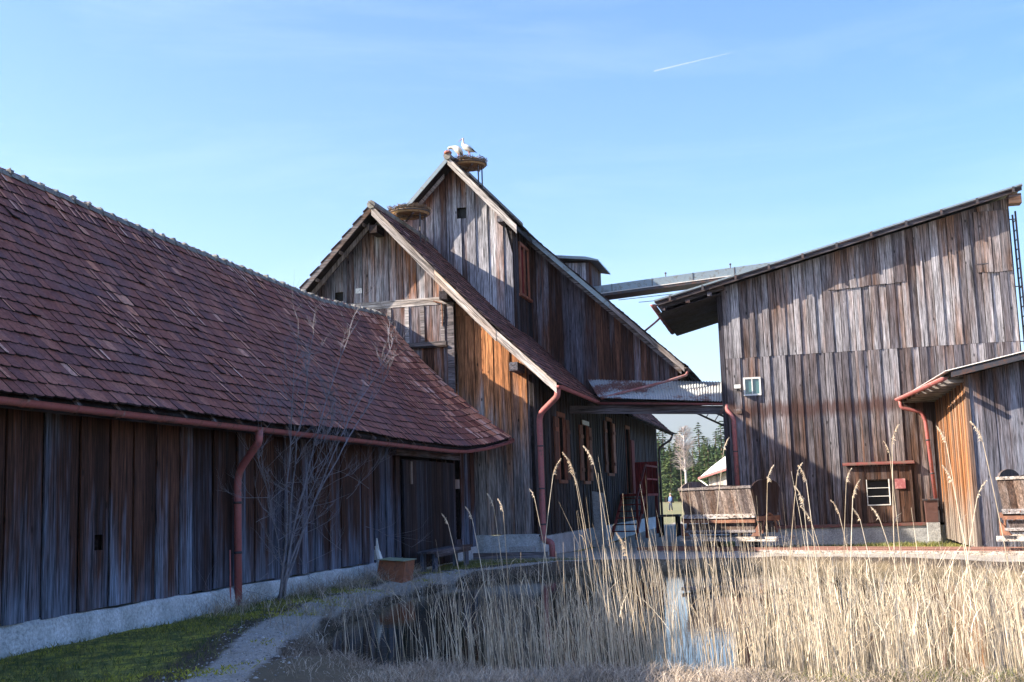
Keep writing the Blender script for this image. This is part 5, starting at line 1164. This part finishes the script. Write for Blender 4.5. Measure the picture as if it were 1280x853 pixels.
oc = np.array([(1, 0, 0), (0, 1, 0), (-1, 0, 0), (0, -1, 0), (0, 0, .6), (0, 0, -.6)]); of = [(0, 1, 4), (1, 2, 4), (2, 3, 4), (3, 0, 4), (1, 0, 5), (2, 1, 5), (3, 2, 5), (0, 3, 5)]
sz = (rng.uniform(.004, .016, n)*rng.choice([1, 1, 1, 1.9], n))[:, None, None]; V = oc[None]*sz*rng.uniform(.6, 1.3, (n, 6, 1)); an = rng.uniform(0, 6.28, n); ca_, sa_ = np.cos(an)[:, None], np.sin(an)[:, None]
V = np.stack([V[..., 0]*ca_-V[..., 1]*sa_, V[..., 0]*sa_+V[..., 1]*ca_, V[..., 2]], -1)+np.stack([X, Y, Z+.003], -1)[:, None]
m = bpy.data.meshes.new('pebbles'); m.from_pydata(V.reshape(-1, 3).tolist(), [], [tuple(i*6+a for a in q) for i in range(n) for q in of]); m.materials.append(M['pebble'])
at = m.attributes.new('tint', 'FLOAT', 'POINT'); at.data.foreach_set('value', np.repeat(rng.random(n), 6).astype(np.float32)); m.update()
o = bpy.data.objects.new('pebbles', m); COL.objects.link(o); o['kind'] = 'stuff'; o['label'] = 'loose grey pebbles on the gravel path'; o['category'] = 'gravel'
# single reeds with feathery heads (head position x, y, z)
HEADS = [(-3.85, 12.7, 1.36, .6), (-3.94, 14, 1.4, .8), (-4.03, 15.4, 1.54, 1), (-3.29, 13.0, 1.49, .7), (-3.23, 14.35, 1.63, .5), (-3.27, 15.75, 1.94, 1.3), (-2.52, 13.3, 1.9, 1.5), (-2.53, 14.7, 2.04, 1.4), (-3.01, 16.1, 1.8, .9),
    (-2.0, 13.65, .95, 1.7), (-.36, 13.0, 1.73, .9), (-.05, 14, 1.8, .7), (.05, 15.4, 1.74, 1.2), (0, 13.2, 1.47, 1.2), (.07, 14.35, 1.26, 1), (.55, 15.75, 1.72, .9), (.52, 13.3, 1.53, 1.1), (.4, 14.7, 1.34, .8), (.7, 16.1, 1.21, .9),
    (.99, 13.65, 2.11, 1.2), (1.05, 15.05, 2.04, .7), (.76, 13.0, 1.29, .7), (1.59, 14, 2.1, 1.1), (1.78, 15.4, 1.68, 1.2), (1.86, 13.2, 2.08, 1.2), (1.92, 14.35, 1.48, 1.1), (-.97, 15.75, 2.19, .8)]
RL = ['plumed reed with a short head in front of the bench', 'plumed reed with a small head just right of the bench', 'plumed reed with a bent head before the pale foundation corner', 'slim plumed reed before the barn foundation left of the downpipe', 'plumed reed with a thin head beside the red downpipe of the gabled barn',
  'plumed reed with its head against the first shutter of the side wall', 'full curved reed plume in front of the second side window', 'tall reed plume right of the second side window', 'reed plume below and between the two tall plumes at the side windows', 'bent reed whose large head hangs low over the middle of the pond',
  'reed with a bending head against the end panel of the wagon', 'tallest slim reed head on the dark wall right of the wagon', 'reed plume on the dark wall, upper one of the dense bunch', 'low reed plume in the dense bunch right of the wagon', 'lowest reed plume of the dense bunch right of the wagon',
  'reed plume crossing the left end of the red flashing', 'reed plume under the left end of the red flashing', 'low reed plume on the dark wall left of the boarded bay', 'small reed plume just left of the louvre', 'tall reed plume rising between louvre and red board', 'tall reed plume in front of the red board',
  'low reed plume below the louvre', 'tall reed plume against the orange shed wall', 'lower reed plume against the orange shed wall', 'tall reed plume on the dark front of the shed', 'low round reed plume before the shed front by the right wagon', 'tall reed in front of the distant pale shed']
for i, (hx, hy, hz, k) in enumerate(HEADS):
    droop = random.choice((-1, -1, 1)); base = Vector((hx+random.uniform(.05, .35)*(1 if droop < 0 else -1)*.9, hy+random.uniform(-.2, .2), WATER-.2)); tip = Vector((hx, hy, hz))
    Rd = thing('plumed_reed', RL[i], 'reed', base, 0, 'tall reeds with feathery seed heads')
    pts = []
    for j in range(9):
        t_ = j/8; p = base.lerp(tip, t_); p.x += (base.x-tip.x)*.35*math.sin(math.pi*t_)*.5; pts.append(p)
    obj('stalk', MB().tube(pts, [.0065*(1-.5*j/8) for j in range(9)], 5), M['reed'], Rd)
    mb = MB(); L = .17*k+.06; d0 = (pts[-1]-pts[-2]).normalized(); spine = []
    for j in range(9):
        t_ = j/8; spine.append(tip+Vector((droop*L*.28*t_**1.8, 0, 0))+d0*L*(t_-.18*t_**2.2)-d0*L*.15)
    mb.tube(spine, .003, 3, cap=False)
    for _ in range(int(60*k)+24):
        t_ = random.uniform(0, 1); j = min(7, int(t_*8)); p = spine[j].lerp(spine[j+1], t_*8-j); l = L*.24*(1-.7*t_)*random.uniform(.5, 1.1)
        d = Vector((droop*random.uniform(-.1, .8), random.uniform(-.5, .5), random.uniform(.0, .9))).normalized(); m_ = p+d*l*.5+Vector((0, 0, .012)); e = p+d*l+Vector((0, 0, -l*.35)); w_ = Vector((0, .3, 1)).normalized()*.0035
        mb.add([p-w_*.4, p+w_*.4, m_+w_, m_-w_], [(0, 1, 2, 3)]); mb.add([m_-w_, m_+w_, e], [(0, 1, 2)])
    obj('seed_head', mb, M['plume'], Rd)
    for _ in range(random.randint(0, 2)):
        j = random.randint(2, 5); p = pts[j]; s = random.choice((-1, 1)); u_l = random.uniform(.5, 1); q2 = [p, p+Vector((s*.02, .02, .08))*u_l, p+Vector((s*.06, .03, .16))*u_l, p+Vector((s*.12, .04, .20))*u_l]
        m2 = MB()
        for a_, b_, w1, w2 in zip(q2, q2[1:], (.004, .006, .004), (.006, .004, .0005)): m2.add([a_+Vector((0, 0, w1)), a_-Vector((0, 0, w1)), b_-Vector((0, 0, w2)), b_+Vector((0, 0, w2))], [(0, 1, 2, 3)])
        obj('leaf', m2, M['reed'], Rd)
# fallen plank in the reeds
Fp = thing('floating_plank', 'orange brown plank lying among the reeds in the pond', 'plank', (-1.3, 22.6, -.15))
obj('plank', MB().beam((-2.3, 22.6, -.14), (-.4, 22.4, -.12), .22, .06), M['wood_wagon'], Fp)
# contrail
t = NT('vapour'); t.col((.9, .9, .9), 1., 0); tr = t.n('BsdfTransparent'); mx = t.n('MixShader'); mx.inputs[0].default_value = .24; t.l(tr.outputs[0], mx.inputs[1]); t.l(t.b.outputs[0], mx.inputs[2]); t.l(mx.outputs[0], t.out.inputs[0])
ct = obj('contrail', MB().tube([(-1796, 17300, 6407), (-1650, 17318, 6432), (-1300, 17362, 6493), (-1000, 17400, 6546), (-628, 17450, 6611)], [10, 9, 7, 5, 2], 8), t.m); tag(ct, 'thin white aircraft contrail high in the blue sky', 'contrail')

# ================================================================ AIR
t = bpy.data.materials.new('haze_air'); t.use_nodes = True; t.node_tree.nodes.clear(); hv = t.node_tree.nodes.new('ShaderNodeVolumePrincipled'); ho = t.node_tree.nodes.new('ShaderNodeOutputMaterial')
hv.inputs['Color'].default_value = (.74, .86, 1, 1); hv.inputs['Density'].default_value = .00009; hv.inputs['Anisotropy'].default_value = .2; t.node_tree.links.new(hv.outputs[0], ho.inputs['Volume'])
o = obj('haze', MB().box((-9500, -9500, -3), (9500, 9500, 740)), t, None, origin=(0, 0, 0)); o['kind'] = 'stuff'; o['label'] = 'thin blue air haze over the far hills'; o['category'] = 'haze'
